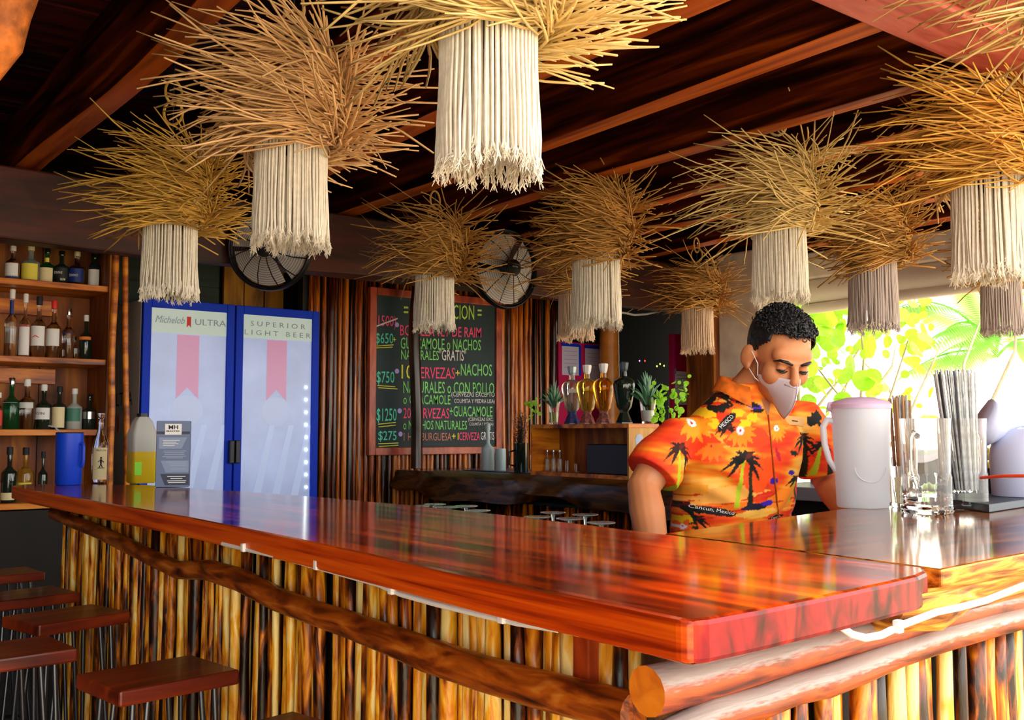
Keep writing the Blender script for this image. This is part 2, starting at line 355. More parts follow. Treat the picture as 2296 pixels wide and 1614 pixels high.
# corner post and eave of the open side
o = thing('concrete_post', 'pale square concrete post at the corner of the open side', 'post', (5.2, 4.15, 0))
MB().box(5.08, 5.36, 4.05, 4.40, 0, 2.45).build('shaft', M_concrete, o, bevel=.015); MB().box(5.02, 5.08, 4.38, 4.62, 0, 2.3).build('side_board', M_post, o)
aw = thing('rolled_awning', 'pale rolled awning along the eave above the foliage', 'awning', (5.7, 2.0, 2.2))
MB().tube([(5.62, -1.0, 2.22), (5.62, 1.5, 2.215), (5.62, 4.3, 2.22)], .085, 16).build('roll', M_awning, aw, smooth=True)
MB().box(5.52, 5.70, -1.0, 4.3, 2.29, 2.46).build('fascia_board', M_concrete, aw, bevel=.01)
MB().tube(wob([(5.6, -1+i*.3, 2.11+.01*math.sin(i)) for i in range(18)], .01), .035, 10).build('valance_roll', M_awning, aw, smooth=True)

# ================================================================== BAR
Zt = 1.10; TK = .044
slab_px = [(26, 1089), (60, 1097), (424, 1160), (700, 1215), (1070, 1295), (1400, 1361), (1495, 1381), (1525, 1387), (1555, 1389), (1590, 1386), (1700, 1366), (1850, 1336), (2000, 1304), (2060, 1290), (2079, 1281), (2073, 1272), (1800, 1237), (1480, 1196), (1160, 1157), (930, 1133), (717, 1114), (420, 1093), (330, 1087), (60, 1085)]
poly = [PZ(a, b, Zt)[:2] for a, b in slab_px]
slab = thing('bar_counter', 'long polished red wooden bar top slab running away to the left', 'bar counter', (PZ(800, 1180, Zt).x, 2, Zt-TK))
mb = MB().prism(poly, Zt-TK, Zt, 0, 1)
for i in range(2+8, 2+15): mb.mi[i] = 2
mb.build('slab', [M_slab, M_slab_edge, M_endgrain], slab, bevel=.006)
# right counter with live edge
cb = [PZ(1486, 1195.5, 1.092), PZ(1600, 1181, 1.092), PZ(1700, 1167, 1.092), PZ(1800, 1153, 1.092), PZ(1885, 1141, 1.092), Vector((2.6, 1.47, 0)), Vector((3.6, 1.5, 0))]
cf = [Vector((3.6, .72, 0))]+[PZ(2600, 1190, 1.092), PZ(2400, 1222, 1.092), PZ(2296, 1240, 1.092), PZ(2200, 1258, 1.092), PZ(2110, 1276, 1.092)]
sl = [PZ(2073, 1272, 1.092), PZ(1800, 1236, 1.092), PZ(1486, 1196, 1.092)]
ctr = thing('side_counter', 'dark glossy live-edge wooden counter on the right of the bar', 'counter', (2.2, 1.0, 1.04))
rc = [Vector((p[0], p[1], 0)) for p in cf+[sl[0]+Vector((.004, 0, 0)), sl[1]+Vector((.004, 0, 0)), sl[2]+Vector((.004, 0, 0))]+cb[1:]]
MB().prism([p[:2] for p in rc], 1.045, 1.092, 0, 1).build('slab', [M_counter, M_live], ctr, bevel=.004)
# bevelled bark edge hanging under the front
mb = MB(); vs = []; n = 22
for i in range(n):
    t = i/(n-1); xx = 1.17+2.4*t; w_ = .012*math.sin(xx*9)+.008*math.sin(xx*23)
    for (a, b) in ((.725+w_*.3, 1.075), (.732+w_*.6, 1.05), (.760+w_, 1.026+w_*.5), (.84, 1.024), (.90, 1.044)): vs.append((xx, a-.012, b))
fs = [(i*5+q, (i+1)*5+q, (i+1)*5+(q+1) % 5, i*5+(q+1) % 5) for i in range(n-1) for q in range(5)]+[(0, 1, 2, 3, 4), tuple(reversed(range(5*n-5, 5*n)))]
MB().add(vs, fs).build('bark_edge', M_live, ctr)
# carcass faces (structure behind the sticks)
body = struct(MB().box(.905, 1.20, .845, 3.62, 0, 1.058).box(1.20, 3.6, .845, 1.20, 0, 1.04).build('trim_4', M_darkwall)); body['label'] = 'dark carcass of the bar behind its stick cladding'
bfront = thing('bar_front_cladding', 'vertical golden stick cladding under the long red bar top', 'cladding', (.89, 2.2, 0))
SB = [stick_mesh('stick_bar', 1.056, .0125, M_stick, 50+k, 7, 9) for k in range(14)]
y = .90
while y < 3.60:
    s = random.uniform(.7, 1.3); y += .0118*s
    put('stick', SB[random.randrange(14)], bfront, (.885+random.uniform(-.006, .006), y, .001), (random.uniform(-.012, .012), random.uniform(-.004, .004), random.uniform(0, 6)), (s, s, 1)); y += .0114*s
rfront = thing('side_cladding', 'vertical yellow stick cladding under the side counter', 'cladding', (2.2, .83, 0))
x = .93; SR = [stick_mesh('stick_side', 1.0, .0155, M_stick, 90+k, 7, 9) for k in range(10)]
while x < 3.3:
    s = random.uniform(.75, 1.3); x += .0145*s
    put('stick', SR[random.randrange(10)], rfront, (x, .828+random.uniform(-.006, .006), .001), (random.uniform(-.004, .004), random.uniform(-.02, .02), random.uniform(0, 6)), (s, s, 1)); x += .0140*s
o = thing('corner_stump', 'dark weathered upright log at the corner of the bar', 'post', (.90, .845, 0))
MB().tube(wob(line((.895, .845, 0), (.895, .845, 1.058), 14), .006, 5), [.042]*14, 14).build('trunk', wood('grey_brown_log', ['2a180c', '5c3c20', '8a6236'], (16, 16, 1), .6, bump=.6, freq=3), o, smooth=True)
o = MB().box(.853, .872, .955, .985, .93, 1.05).build('wood_bracket', M_frame, bevel=.002, origin=(.862, .97, .93)); tag(o, 'dark red block bracket under the bar top near the corner', 'bracket')
o.location.x -= 0
# rails (logs)
def log(name, label, pts, rad, mt, caps=M_cut, n=14, seed=0):
    o = thing(name, label, 'log', pts[0])
    rr = [rad*(1+.10*math.sin(i*1.1+seed)+.06*math.sin(i*2.7+seed)) if not hasattr(rad, '__len__') else rad[i] for i in range(len(pts))]
    b = MB().tube(pts, rr, n, mi=0, capmi=1); b.build('trunk', [mt, caps], o, smooth=True); return o
rl_px = [(120, 1152), (230, 1195), (340, 1250), (400, 1278), (470, 1278), (540, 1300), (620, 1342), (700, 1372), (790, 1402), (880, 1436), (960, 1468), (1080, 1508), (1200, 1542), (1320, 1572), (1425, 1600)]
rl = [PX(a, b, .838) for a, b in rl_px]
log('foot_rail_log', 'long wavy brown log rail across the front of the bar', rl, [.019, .020, .020, .021, .023, .024, .023, .022, .023, .024, .026, .025, .025, .025, .025], M_log, caps=M_log)
l1 = [PY(a, b, .775) for a, b in [(1450, 1550), (1600, 1512), (1750, 1472), (1900, 1432), (2050, 1396), (2200, 1362), (2330, 1336)]]; l1 += [Vector((3.3, .78, 1.0))]
log('upper_log', 'thick grey brown log under the side counter with orange sawn end', l1, [.027, .026, .023, .021, .020, .020, .020, .020], M_log_grey)
l2 = [PY(a, b, .80) for a, b in [(1440, 1645), (1580, 1600), (1700, 1568), (1780, 1540), (1850, 1520), (1930, 1496), (2010, 1462), (2110, 1430), (2220, 1400), (2330, 1372)]]
l2 = [Vector((p.x, .78, p.z)) for p in l2]+[Vector((3.3, .78, .93))]
log('lower_log', 'knotted pinkish log under the thick log of the side counter', [PY(a, b, .765) for a, b in [(1462, 1672), (1600, 1602), (1700, 1576), (1780, 1546), (1850, 1528), (1930, 1499), (2010, 1467), (2110, 1433), (2220, 1402), (2330, 1374)]]+[Vector((3.3, .765, .95))], [.019, .019, .019, .018, .020, .019, .0175, .018, .018, .017, .017], M_log_grey, seed=2)
# white conduit with clips
o = thing('white_conduit', 'white plastic tube clipped under the long bar top', 'conduit', PX(880, 1325, .76))
MB().tube([PX(a, b, .765) for a, b in [(500, 1219), (640, 1252), (760, 1285), (850, 1310), (900, 1332), (980, 1354), (1080, 1378), (1160, 1396), (1250, 1410)]], .0045, 8).build('tube', M_tube, o, smooth=True)
for (a, b) in ((548, 1232), (712, 1272), (880, 1326), (1128, 1390)):
    p = PX(a, b, .762); MB().box(p.x-.006, p.x+.004, p.y-.006, p.y+.006, p.z-.004, p.z+.012).build('clip', M_tube, o, bevel=.002)
o = thing('white_conduit', 'white curved plastic tube hanging below the side counter edge', 'conduit', PY(1940, 1425, .71))
MB().tube([PY(a, b, .706) for a, b in [(1862, 1392), (1885, 1404), (1910, 1422), (1940, 1430), (1975, 1424), (2020, 1402), (2100, 1372), (2150, 1362), (2210, 1346), (2296, 1312), (2400, 1280)]], .0048, 8).build('tube', M_tube, o, smooth=True)
p = PY(2012, 1404, .703); MB().box(p.x-.006, p.x+.006, p.y-.006, p.y+.004, p.z-.008, p.z+.008).build('clip', M_tube, o, bevel=.002)
# stools
st = thing('bar_stool', 'nearest bar stool with square reddish wooden seat and steel hairpin legs', 'stool', (0, 0, 0))
SZ = .80
MB().box(-.125, .125, -.10, .10, SZ-.03, SZ).build('seat', M_seat, st, bevel=.005)
for sx in (-1, 1):
    for sy in (-1, 1):
        MB().tube([(sx*.085, sy*.07, SZ-.03), (sx*.10, sy*.085, .4), (sx*.125, sy*.11, 0.004)], .006, 8).tube([(sx*.055, sy*.07, SZ-.03), (sx*.085, sy*.08, .4), (sx*.122, sy*.11, .004)], .006, 8).build('leg', mat('dark_steel', (.12, .13, .16), .3, metal=.9), st, smooth=True)
MB().tube([(-.11, -.095, .28), (.11, -.095, .28), (.11, .095, .28), (-.11, .095, .28), (-.11, -.095, .28)], .006, 6).build('foot_ring', M_black, st)
def stool_at(c, rz): return c, rz
c = (PZ(280, 1552, SZ)+PZ(420, 1466, SZ))/2
st.location = (c.x, c.y, 0); st.rotation_euler = (0, 0, math.radians(8))
G = 'bar stools along the bar'; st['group'] = G
def sc_(px, py): q = PZ(px, py, SZ); return (q.x, q.y, 0)
dup(st, sc_(150, 1376), math.radians(14), 'square wooden bar stool directly behind the nearest stool', G)
dup(st, sc_(10, 1455), math.radians(5), 'wooden bar stool cut off by the left edge of the picture', G)
dup(st, sc_(55, 1330), math.radians(10), 'dark bar stool third from the near end in the row along the bar', G)
dup(st, sc_(-5, 1283), math.radians(5), 'farthest bar stool, small and dim near the dark corner', G)
dup(st, sc_(600, 1655), math.radians(12), 'bar stool of which only the seat corner shows at the bottom', G)

# ================================================================== LEFT LIQUOR CABINET
cab = thing('liquor_shelf', 'open golden wooden shelf cabinet full of liquor bottles', 'shelf', (.5, 5.1, 0))
FX, FY = 1.36, 4.93
SHZ = [.965, 1.295, 1.625, 1.975]
MB().box(-.7, FX+.03, 5.26, 5.30, 0, 2.3).build('back_panel', M_shelf_back, cab)
for k in range(9): MB().box(-.7+k*.23, -.7+k*.23+.224, 5.245, 5.26, .9, 2.3).build('back_board', M_shelf_back, cab)
for z in SHZ: MB().box(-.7, FX, FY, 5.245, z-.028, z).build('shelf_board', M_shelf, cab, bevel=.003)
for z in SHZ[1:3]: MB().box(-.7, FX-.16, 5.20, 5.24, z+.22, z+.29).build('rear_rail', M_shelf, cab)
MB().box(FX, FX+.035, FY-.02, 5.26, 0, 2.3).build('side_panel', M_shelf_back, cab)
mb = MB().tube(wob(line((FX+.02, FY-.03, .0), (FX+.02, FY-.03, 2.2), 20), .012, 4), [.016]*20, 8); mb.build('front_post', M_shelf, cab, smooth=True)
MB().box(-.7, FX, FY+.01, 5.2, .0, .93).build('base', M_darkwall, cab)
o = thing('stick_pole', 'thin upright orange stick between the shelf and the cooler', 'pole', PY(282, 1050, 4.9)*1)
q0 = PY(285, 1060, 4.95); q1 = PY(280, 577, 4.95)
MB().tube(wob([(q0.x, 4.95, 0)]+line(q0, q1, 12), .008, 4), .014, 8).build('stem', M_shelf, o, smooth=True)
# ------------------------------------------------------------------ bottles
def bottle(px, zb, pyt, wpx, Y, glassm, capm, labels, label, cat='bottle', neck=.32, nr=.30, sq=False, group=None, text_s=None, tcol=None, shoulder=.10, name='liquor_bottle', zpy=None, X=None):
    """labels: (z0,z1 as share of the height, material)"""
    base = PY(px, 970, Y) if X is None else PX(px, 970, X); d = Vector((base.x, base.y, 0)).dot(CF)
    r = wpx/2/2250*d; top = (PY(px, pyt, Y) if X is None else PX(px, pyt, X)).z; h = top-zb
    t = thing(name, label, cat, (base.x, base.y, zb), group); z0 = zb+.0005
    n = 20; hb = h*(1-neck-shoulder-.06)
    pr = [(r*.92, 0), (r, .004), (r, hb), (r*.93, hb+h*shoulder*.35), (r*(nr+.25), hb+h*shoulder*.8), (r*nr, hb+h*shoulder*1.3), (r*nr, h*.88)]
    MB().lathe([(a, b+z0) for a, b in pr], n, (base.x, base.y, 0)).build('glass_body', glassm, t, smooth=True)
    cr = r*nr+.003
    MB().lathe([(cr, z0+h*.86), (cr*1.05, z0+h*.87), (cr*1.05, z0+h*.985), (cr*.9, z0+h)], 14, (base.x, base.y, 0)).build('cap', capm, t, smooth=True)
    for (a, b, m) in labels:
        rr = r+.001; lo, hi = a*h, min(b*h, hb*.99) if b < .75 else b*h
        if a >= .6: rr = r*nr+.0015; hi = b*h
        ang = [math.pi*1.5-.64+(-1.25+2.5*i/10) for i in range(11)] if True else 0
        vs = []
        for q in (lo, hi):
            for g in ang: vs.append((base.x+math.cos(g+.0)*rr, base.y+math.sin(g)*rr, z0+q))
        MB().add(vs, [(i, i+1, 12+i, 11+i) for i in range(10)]).build('paper_label', m, t, smooth=True)
        if text_s and m is labels[0][2]:
            g = math.pi*1.5-.6; nn = Vector((math.cos(g), math.sin(g), 0)); xd = Vector((-math.sin(g), math.cos(g), 0))
            text('lettering', text_s, Vector((base.x, base.y, z0+lo+(hi-lo)*.4))+nn*(rr+.001), xd, ZA, tcol or M_blk, t, width=r*1.1, height=min(.012, (hi-lo)*.35), center=True)
    return t
YB = 5.06
g1, g2, g3, g4 = 'bottles on the top liquor shelf', 'bottles on the second liquor shelf', 'bottles on the third liquor shelf', 'bottles on the lowest liquor shelf'
z1, z2, z3, z4 = [SHZ[3], SHZ[2], SHZ[1], SHZ[0]]
bottle(15, z1, 550, 30, YB, M_glass, M_wht, [(.12, .6, M_wht), (.05, .15, M_navy), (.5, .6, M_red)], 'clear bottle with red white and blue label at left of top shelf', group=g1)
bottle(56, z1, 549, 38, YB, M_glassblue, M_cream, [(.08, .5, M_yellow)], 'bottle with round yellow label on the top shelf', group=g1)
bottle(93, z1, 556, 31, YB, M_glassg, M_glassdk, [(.05, .45, M_cream), (.62, .74, M_yellow)], 'dark green bottle with cream label on the top shelf', group=g1, neck=.34)
bottle(126, z1, 562, 32, YB, M_glassdk, M_glassdk, [(.2, .5, M_blk)], 'black bottle with faint white lettering on the top shelf', group=g1, text_s='DIVINE', tcol=M_wht)
bottle(161, z1, 563, 34, YB, M_glass, M_cream, [(.12, .5, M_navy)], 'clear bottle with deep blue label on the top shelf', group=g1, text_s='DIVINO', tcol=M_wht)
bottle(201, z1, 570, 25, YB, M_glassdk, M_glassdk, [(.04, .55, M_wht)], 'dark bottle with tall white label at right end of top shelf', group=g1, nr=.5, neck=.2)
bottle(17, z2, 648, 28, YB, M_glass, M_wht, [(.62, .84, M_navy), (.2, .45, M_glassblue)], 'tall slim clear bottle with white cap on second shelf', group=g2)
bottle(48, z2, 658, 24, YB, M_glass, M_wht, [(.04, .56, M_wht), (.48, .56, M_red)], 'clear bottle with narrow white label and red seal on second shelf', group=g2)
bottle(79, z2, 664, 32, YB, M_glass, M_blk, [(.2, .56, M_wht)], 'clear bottle with black cap and broad white label on second shelf', group=g2, text_s='A', tcol=M_red)
bottle(113, z2, 674, 31, YB, M_glass, M_red, [(.22, .5, M_wht), (.5, .62, M_cream)], 'clear bottle with red cap on the second shelf', group=g2)
bottle(146, z2, 690, 26, YB, M_glass, M_chrome, [(.5, .6, M_navy)], 'clear bottle with silver stopper and blue band on second shelf', group=g2)
bottle(161, z2, 755, 16, YB+.06, M_glass, M_blk, [(.3, .7, M_wht)], 'small white-labelled bottle tucked behind on second shelf', group=g2)
bottle(186, z2, 706, 27, YB, M_glassdk, M_wht, [(.45, .62, M_orange)], 'grey bottle with orange band at right of second shelf', group=g2)
bottle(-4, z3, 880, 16, YB, M_glass, M_wht, [(.1, .6, M_red)], 'red and white labelled bottle cut by the left edge on third shelf', group=g3)
bottle(23, z3, 847, 34, YB, M_glassg, M_chrome, [(.52, .6, M_wht)], 'green gin bottle with silver collar on third shelf', group=g3)
bottle(58, z3, 850, 35, YB, M_glass, M_wht, [(.42, .58, M_white)], 'clear bottle with white stopper on the third shelf', group=g3, neck=.3)
bottle(96, z3, 862, 33, YB, M_glassdk, M_wht, [(.22, .48, M_wht)], 'dark green bottle with white label and silver cap on third shelf', group=g3, text_s='GIN')
bottle(131, z3, 866, 29, YB, M_glassdk, M_blk, [(.04, .62, M_cream)], 'black squared bottle with tall cream label on third shelf', group=g3)
bottle(165, z3, 871, 33, YB, mat('stoneware', (.42, .45, .40), .4), M_wht, [(.2, .55, mat('green_print', (.06, .22, .16), .5))], 'grey stoneware bottle with round green emblem on third shelf', group=g3)
bottle(199, z3, 884, 28, YB, M_glassdk, M_glassdk, [(.3, .5, M_chrome)], 'very dark bottle at right end of third shelf', group=g3)
bottle(-3, z4, 1040, 18, YB-.04, M_glass, M_yellow, [(.2, .7, mat('pale_green_print', (.3, .45, .3), .5))], 'pale green labelled bottle at left edge of lowest shelf', group=g4)
bottle(24, z4, 1002, 32, YB-.05, M_glassdk, M_blk, [(.05, .18, M_cream)], 'dark bottle with black cap on lowest shelf', group=g4)
bottle(60, z4, 1003, 34, YB, M_gold, M_blk, [(.08, .35, M_yellow)], 'yellow-labelled bottle on the lowest shelf', group=g4)
bottle(99, z4, 1012, 20, YB, M_glassdk, M_blk, [(.2, .3, M_cream)], 'slim dark bottle on the lowest shelf behind the bar end', group=g4)

# ================================================================== COOLER
CY = 5.10; XL, XR = PY(322, 700, CY).x, PY(717, 700, CY).x; ZT = (PY(322, 672, CY).z+PY(717, 694, CY).z)/2
fr = thing('drinks_cooler', 'two-door drinks cooler with deep blue door frames and misted glass', 'cooler', ((XL+XR)/2, CY+.3, 0))
MB().box(XL, XR, CY+.035, CY+.62, .02, ZT).build('cabinet', M_white, fr, bevel=.008)
text('side_lettering', 'ULTRA', (XL-.001, CY+.50, 1.42), (0, -1, 0), ZA, M_blackpl, fr, height=.07, width=.36)
MB().box(XL-.002, XL, CY+.36, CY+.38, 1.28, 1.37).build('side_emblem', M_red, fr)
xm = PY(529, 700, CY).x
for (x0, x1, nm) in ((XL, xm-.004, 0), (xm+.004, XR, 1)):
    fw = .042; z0, z1_ = .30, ZT
    dr = bpy.data.objects.new('door', None); COL.objects.link(dr); dr.parent = fr
    def sub(mb, name, m, **k): return mb.build(name, m, dr, **k)
    MB().box(x0, x0+fw, CY, CY+.034, z0, z1_).box(x1-fw, x1, CY, CY+.034, z0, z1_).box(x0+fw, x1-fw, CY, CY+.034, z1_-.045, z1_).box(x0+fw, x1-fw, CY, CY+.034, z0, z0+.1).build('door_frame', M_blue, dr, bevel=.004)
    gx0, gx1 = x0+fw, x1-fw; gz = z1_-.045
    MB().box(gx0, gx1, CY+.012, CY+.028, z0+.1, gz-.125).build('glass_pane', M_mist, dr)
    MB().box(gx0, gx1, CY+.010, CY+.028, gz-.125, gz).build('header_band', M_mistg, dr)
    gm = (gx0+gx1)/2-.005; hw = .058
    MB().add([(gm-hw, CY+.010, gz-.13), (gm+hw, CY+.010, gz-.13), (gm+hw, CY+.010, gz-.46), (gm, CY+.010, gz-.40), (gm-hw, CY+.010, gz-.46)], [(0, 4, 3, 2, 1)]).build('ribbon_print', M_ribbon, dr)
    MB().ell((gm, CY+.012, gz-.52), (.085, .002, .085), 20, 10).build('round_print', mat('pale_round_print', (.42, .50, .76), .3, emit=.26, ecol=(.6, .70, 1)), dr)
    W = gx1-gx0
    if nm == 0:
        text('script_lettering', 'Michelob', (gx0+.02, CY+.008, gz-.075), XA, ZA, M_greypl, dr, width=W*.38, height=.036, shear=.35)
        text('lettering', 'ULTRA', (gx0+W*.57, CY+.008, gz-.075), XA, ZA, M_greypl, dr, width=W*.42, height=.032)
        MB().add([(gx0+W*.46, CY+.008, gz-.035), (gx0+W*.515, CY+.008, gz-.035), (gx0+W*.515, CY+.008, gz-.092), (gx0+W*.4875, CY+.008, gz-.078), (gx0+W*.46, CY+.008, gz-.092)], [(0, 4, 3, 2, 1)]).build('ribbon_emblem', M_red, dr)
    else:
        text('lettering', 'S U P E R I O R', (gx0+W*.10, CY+.008, gz-.060), XA, ZA, M_greypl, dr, width=W*.80, height=.027)
        text('lettering', 'L I G H T   B E E R', (gx0+W*.02, CY+.008, gz-.108), XA, ZA, M_greypl, dr, width=W*.96, height=.027)
        for k in range(11):
            q = PY(687, 868+k*28, CY+.006); MB().ell((q.x, q.y, q.z), (.008, .004, .008), 10, 6).build('led', M_led, dr)
    hx = xm-.02 if nm == 0 else xm+.012
    MB().box(hx-.008, hx+.016, CY-.03, CY+.002, 1.12, 1.24).build('handle', M_blackpl, dr, bevel=.004)
    # faint diagonal highlights painted on the door glass as pale glowing stripes
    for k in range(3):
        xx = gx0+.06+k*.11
        MB().add([(xx, CY+.0105, .9), (xx+.045, CY+.0105, .9), (xx+.13, CY+.0105, 1.32), (xx+.10, CY+.0105, 1.32)], [(0, 1, 2, 3)]).build('highlight_stripe', mat('highlight_stripe_blue', (.42, .52, .82), .3, emit=.27, ecol=(.58, .70, 1)), dr)

# ================================================================== CHALKBOARD
BY = 5.43
bl, br, bt, bb = PY(827, 642, BY), PY(1122, 672, BY), PY(827, 643, BY).z, PY(827, 1021, BY).z
cbd = thing('chalkboard', 'dark chalkboard menu in reddish wooden frame with colourful handwriting', 'chalkboard', ((bl.x+br.x)/2, BY, bb))
fw = .048
MB().box(bl.x+.01, br.x-.01, BY-.006, BY+.012, bb+.01, bt-.01).build('slate', M_slate, cbd)
for nm, (a, b, c, d) in (('frame_side', (bl.x, bl.x+fw, bb, bt)), ('frame_side', (br.x-fw, br.x, bb, bt)), ('frame_rail', (bl.x+fw, br.x-fw, bt-fw, bt)), ('frame_rail', (bl.x+fw, br.x-fw, bb, bb+fw))):
    MB().box(a, b, BY-.022, BY+.015, c, d).build(nm, M_frame, cbd, bevel=.004)
GR, PK, WH, BL, YE, LG, LV = chalk('green', (.25, .75, .22)), chalk('pink', (.95, .10, .25)), chalk('white', (.8, .8, .85)), chalk('aqua', (.12, .72, .5)), chalk('yellow', (.85, .85, .10)), chalk('lime', (.55, .85, .15)), chalk('lavender', (.5, .42, .9))
def ct(s, x0, x1, yb, yt, m, bold=.004, shear=0):
    p = PY(x0, yb, BY-.008); q = PY(x1, yb, BY-.008); tz = PY(x0, yt, BY-.008)
    text('chalk_lettering', s, (p.x, BY-.008, p.z), (q.x-p.x, 0, (q.z-p.z)*.6), ZA, m, cbd, width=(q.x-p.x), height=tz.z-p.z, bold=bold, shear=shear)
def cl(x0, y0, x1, y1, m, r=.005):
    p, q = PY(x0, y0, BY-.008), PY(x1, y1, BY-.008); MB().tube([p, q], r, 5).build('chalk_line', m, cbd)
ct('= COMBINACION =', 905, 1080, 712, 678, LG)
ct('(1500)', 839, 888, 738, 706, PK); cl(839, 733, 891, 714, WH)
ct('$650', 842, 882, 773, 746, BL); ct('+', 880, 888, 766, 756, YE); cl(842, 776, 882, 773, YE, .003); cl(842, 780, 880, 778, YE, .003)
ct('BOTELLA 1LT DE RAIM', 897, 1079, 752, 728, PK)
ct('GUACAMOLE o NACHOS', 898, 1078, 782, 756, GR)
ct('NATURALES', 899, 984, 806, 784, GR); ct('"GRATIS"', 985, 1045, 808, 783, WH)
ct('$750', 844, 884, 862, 832, BL); cl(846, 864, 886, 867, YE, .003); cl(848, 869, 891, 872, YE, .003)
ct('10', 900, 925, 849, 817, YE); ct('CERVEZAS', 928, 1020, 848, 822, PK); ct('+', 1021, 1031, 842, 830, YE); ct('NACHOS', 1033, 1103, 842, 815, GR)
ct('NATURALES o CON POLLO', 904, 1108, 881, 854, GR)
ct('o GUACAMOLE', 904, 1010, 906, 884, GR); ct('(CERVEZAS EXCEPTO', 1012, 1109, 892, 878, WH, .002); ct('COLIMITA Y PIEDRA LISA)', 1018, 1109, 906, 894, WH, .002)
ct('$1250', 844, 889, 948, 915, BL); cl(848, 951, 887, 947, YE, .003); cl(849, 957, 887, 953, YE, .003)
ct('20 CERVEZAS', 904, 1007, 938, 914, PK); ct('+GUACAMOLE', 1008, 1104, 934, 910, GR)
ct('o NACHOS NATURALES', 904, 1047, 963, 942, GR); ct('(CERVEZAS EXC.', 1050, 1106, 946, 936, WH, .002); ct('COLIMITA Y PIEDRA)', 1052, 1106, 956, 947, WH, .002)
ct('$275', 848, 889, 990, 966, BL); cl(848, 995, 893, 993, YE, .003); cl(850, 1001, 893, 998, YE, .003)
ct('1 HAMBURGUESA', 905, 1012, 988, 970, mat('chalk_brown', (.6, .25, .18), .9)); ct('+1', 1013, 1028, 986, 970, YE); ct('CERVEZA', 1029, 1076, 987, 969, PK); ct('GRATIS', 1078, 1108, 986, 968, WH)
for (a, b) in ((890, 728), (890, 832), (896, 921), (898, 973)):
    q = PY(a, b, BY-.008); MB().ell(tuple(q), (.016, .003, .016), 12, 6).build('chalk_dot', LV, cbd)

# ================================================================== BACK BAR COUNTER (runs along Y at X = 3.4)
CX = 3.42
bc = thing('back_counter', 'rustic dark back counter with thick live-edge slab', 'counter', (3.6, 4.2, 0))
mb = MB(); vs = []; n = 30
for i in range(n):
    yy = 2.9+2.53*i/(n-1); bu = .16*max(0, min(1, (yy-4.4)/.6)); w_ = .02*math.sin(yy*5)+.012*math.sin(yy*11)
    for (a, b) in ((-.0-bu, 1.05), (-.03+w_-bu, 1.02), (-.035-w_-bu, .95), (.0+w_-bu, .90+w_), (.62, .92), (.62, 1.05)): vs.append((CX+a, yy, b))
fs = [(i*6+q, i*6+(q+1) % 6, (i+1)*6+(q+1) % 6, (i+1)*6+q) for i in range(n-1) for q in range(6)]+[(5, 4, 3, 2, 1, 0), tuple(range(6*n-6, 6*n))]
MB().add(vs, fs).build('slab', wood('dark_live_edge', ['140a06', '34200c', '6b4418', '2a1608'], (9, 1.5, 9), .3, .3, bump=.5, freq=2.5), bc, smooth=True)
MB().box(CX+.05, CX+.6, 2.95, 5.42, 0, .9).build('base', M_darkwall, bc)
k = 0
for yy in np.arange(2.98, 5.4, .05):
    put('stick', SW[k % 10], bc, (CX+.035, float(yy), 0), (0, 0, k), (.9, .9, .37)); k += 1
# rustic post standing at the counter edge
q = PY(931, 1050, 5.28)
o = thing('rustic_post', 'crooked brown post in front of the chalkboard', 'post', (q.x, q.y, 1.05))
MB().tube(wob([(q.x+.0+.012*math.sin(z*6), q.y, z) for z in np.linspace(1.051, 2.3, 16)], .012, 3), [.036]*16, 12).build('trunk', wood('blackened_post', ['0c0402', '2a0e04', '6a300c'], (8, 8, 1), .35, .2, bump=.3, freq=2), o, smooth=True)
# small wooden bottle rack on the counter
UX = CX+.005; uy0, uy1 = PX(1410, 1000, UX).y, PX(1190, 1000, UX).y; uzt = 1.325
un = thing('bottle_rack', 'low brown wooden box shelf carrying the decanters', 'rack', (UX+.1, (uy0+uy1)/2, 1.05))
zb = 1.051
MB().box(UX, UX+.21, uy0, uy1, uzt-.022, uzt).build('top_board', M_shelf, un, bevel=.002)
MB().box(UX, UX+.21, uy0+.012, uy1-.012, zb, zb+.02).build('bottom_board', M_shelf, un)
MB().box(UX, UX+.21, uy1-.012, uy1, zb, uzt-.022).build('side_board', M_shelf, un)
MB().box(UX, UX+.21, uy0, uy0+.012, zb, uzt-.022).build('side_board', M_end_lit, un)  # near end coloured paler for the light falling on it
MB().box(UX+.195, UX+.21, uy0+.012, uy1-.012, zb+.02, uzt-.022).build('back_board', M_shelf_back, un)
MB().ell((UX+.07, uy0-.001, 1.24), (.028, .002, .034), 16, 8).build('hole_patch', M_greypl, un)  # dark oval put where the end board has a hole
MB().box(UX+.03, UX+.17, uy0+.02, uy0+.34, zb+.021, zb+.17).build('black_box', M_blackpl, None, origin=(UX+.1, uy0+.18, zb+.021), bevel=.004)
bpy.data.objects['black_box'].name = 'black_case'; tag(bpy.data.objects['black_case'], 'black case inside the wooden bottle rack', 'case')
def simple_glass(name, label, c, r, h, m=M_glass, group=None, cat='glass', inner=None, taper=.9):
    t = thing(name, label, cat, c, group); x, y, z = c
    MB().lathe([(r*taper*.96, z+.0006), (r*taper, z+.004), (r, z+h), (r-.002, z+h), (r*taper-.002, z+h*.1), (0.001, z+h*.09)], 20, (x, y, 0), cap=False).build('bowl', m, t, smooth=True)
    if inner: MB().lathe([(r*taper-.003, z+h*.11), (r*.95-.003, z+h*inner[0])], 16, (x, y, 0)).build('contents', inner[1], t, smooth=True)
    return t
for k, px in enumerate((1212, 1227, 1241, 1255)):
    q = PX(px, 1050, UX+.08); t = bottle(px, zb+.02, 1008, 10, 0, M_glassblue, M_chrome, [], 'small clear shaker bottle in a row inside the wooden rack', X=UX+.08, group='small bottles inside the rack', name='small_bottle')
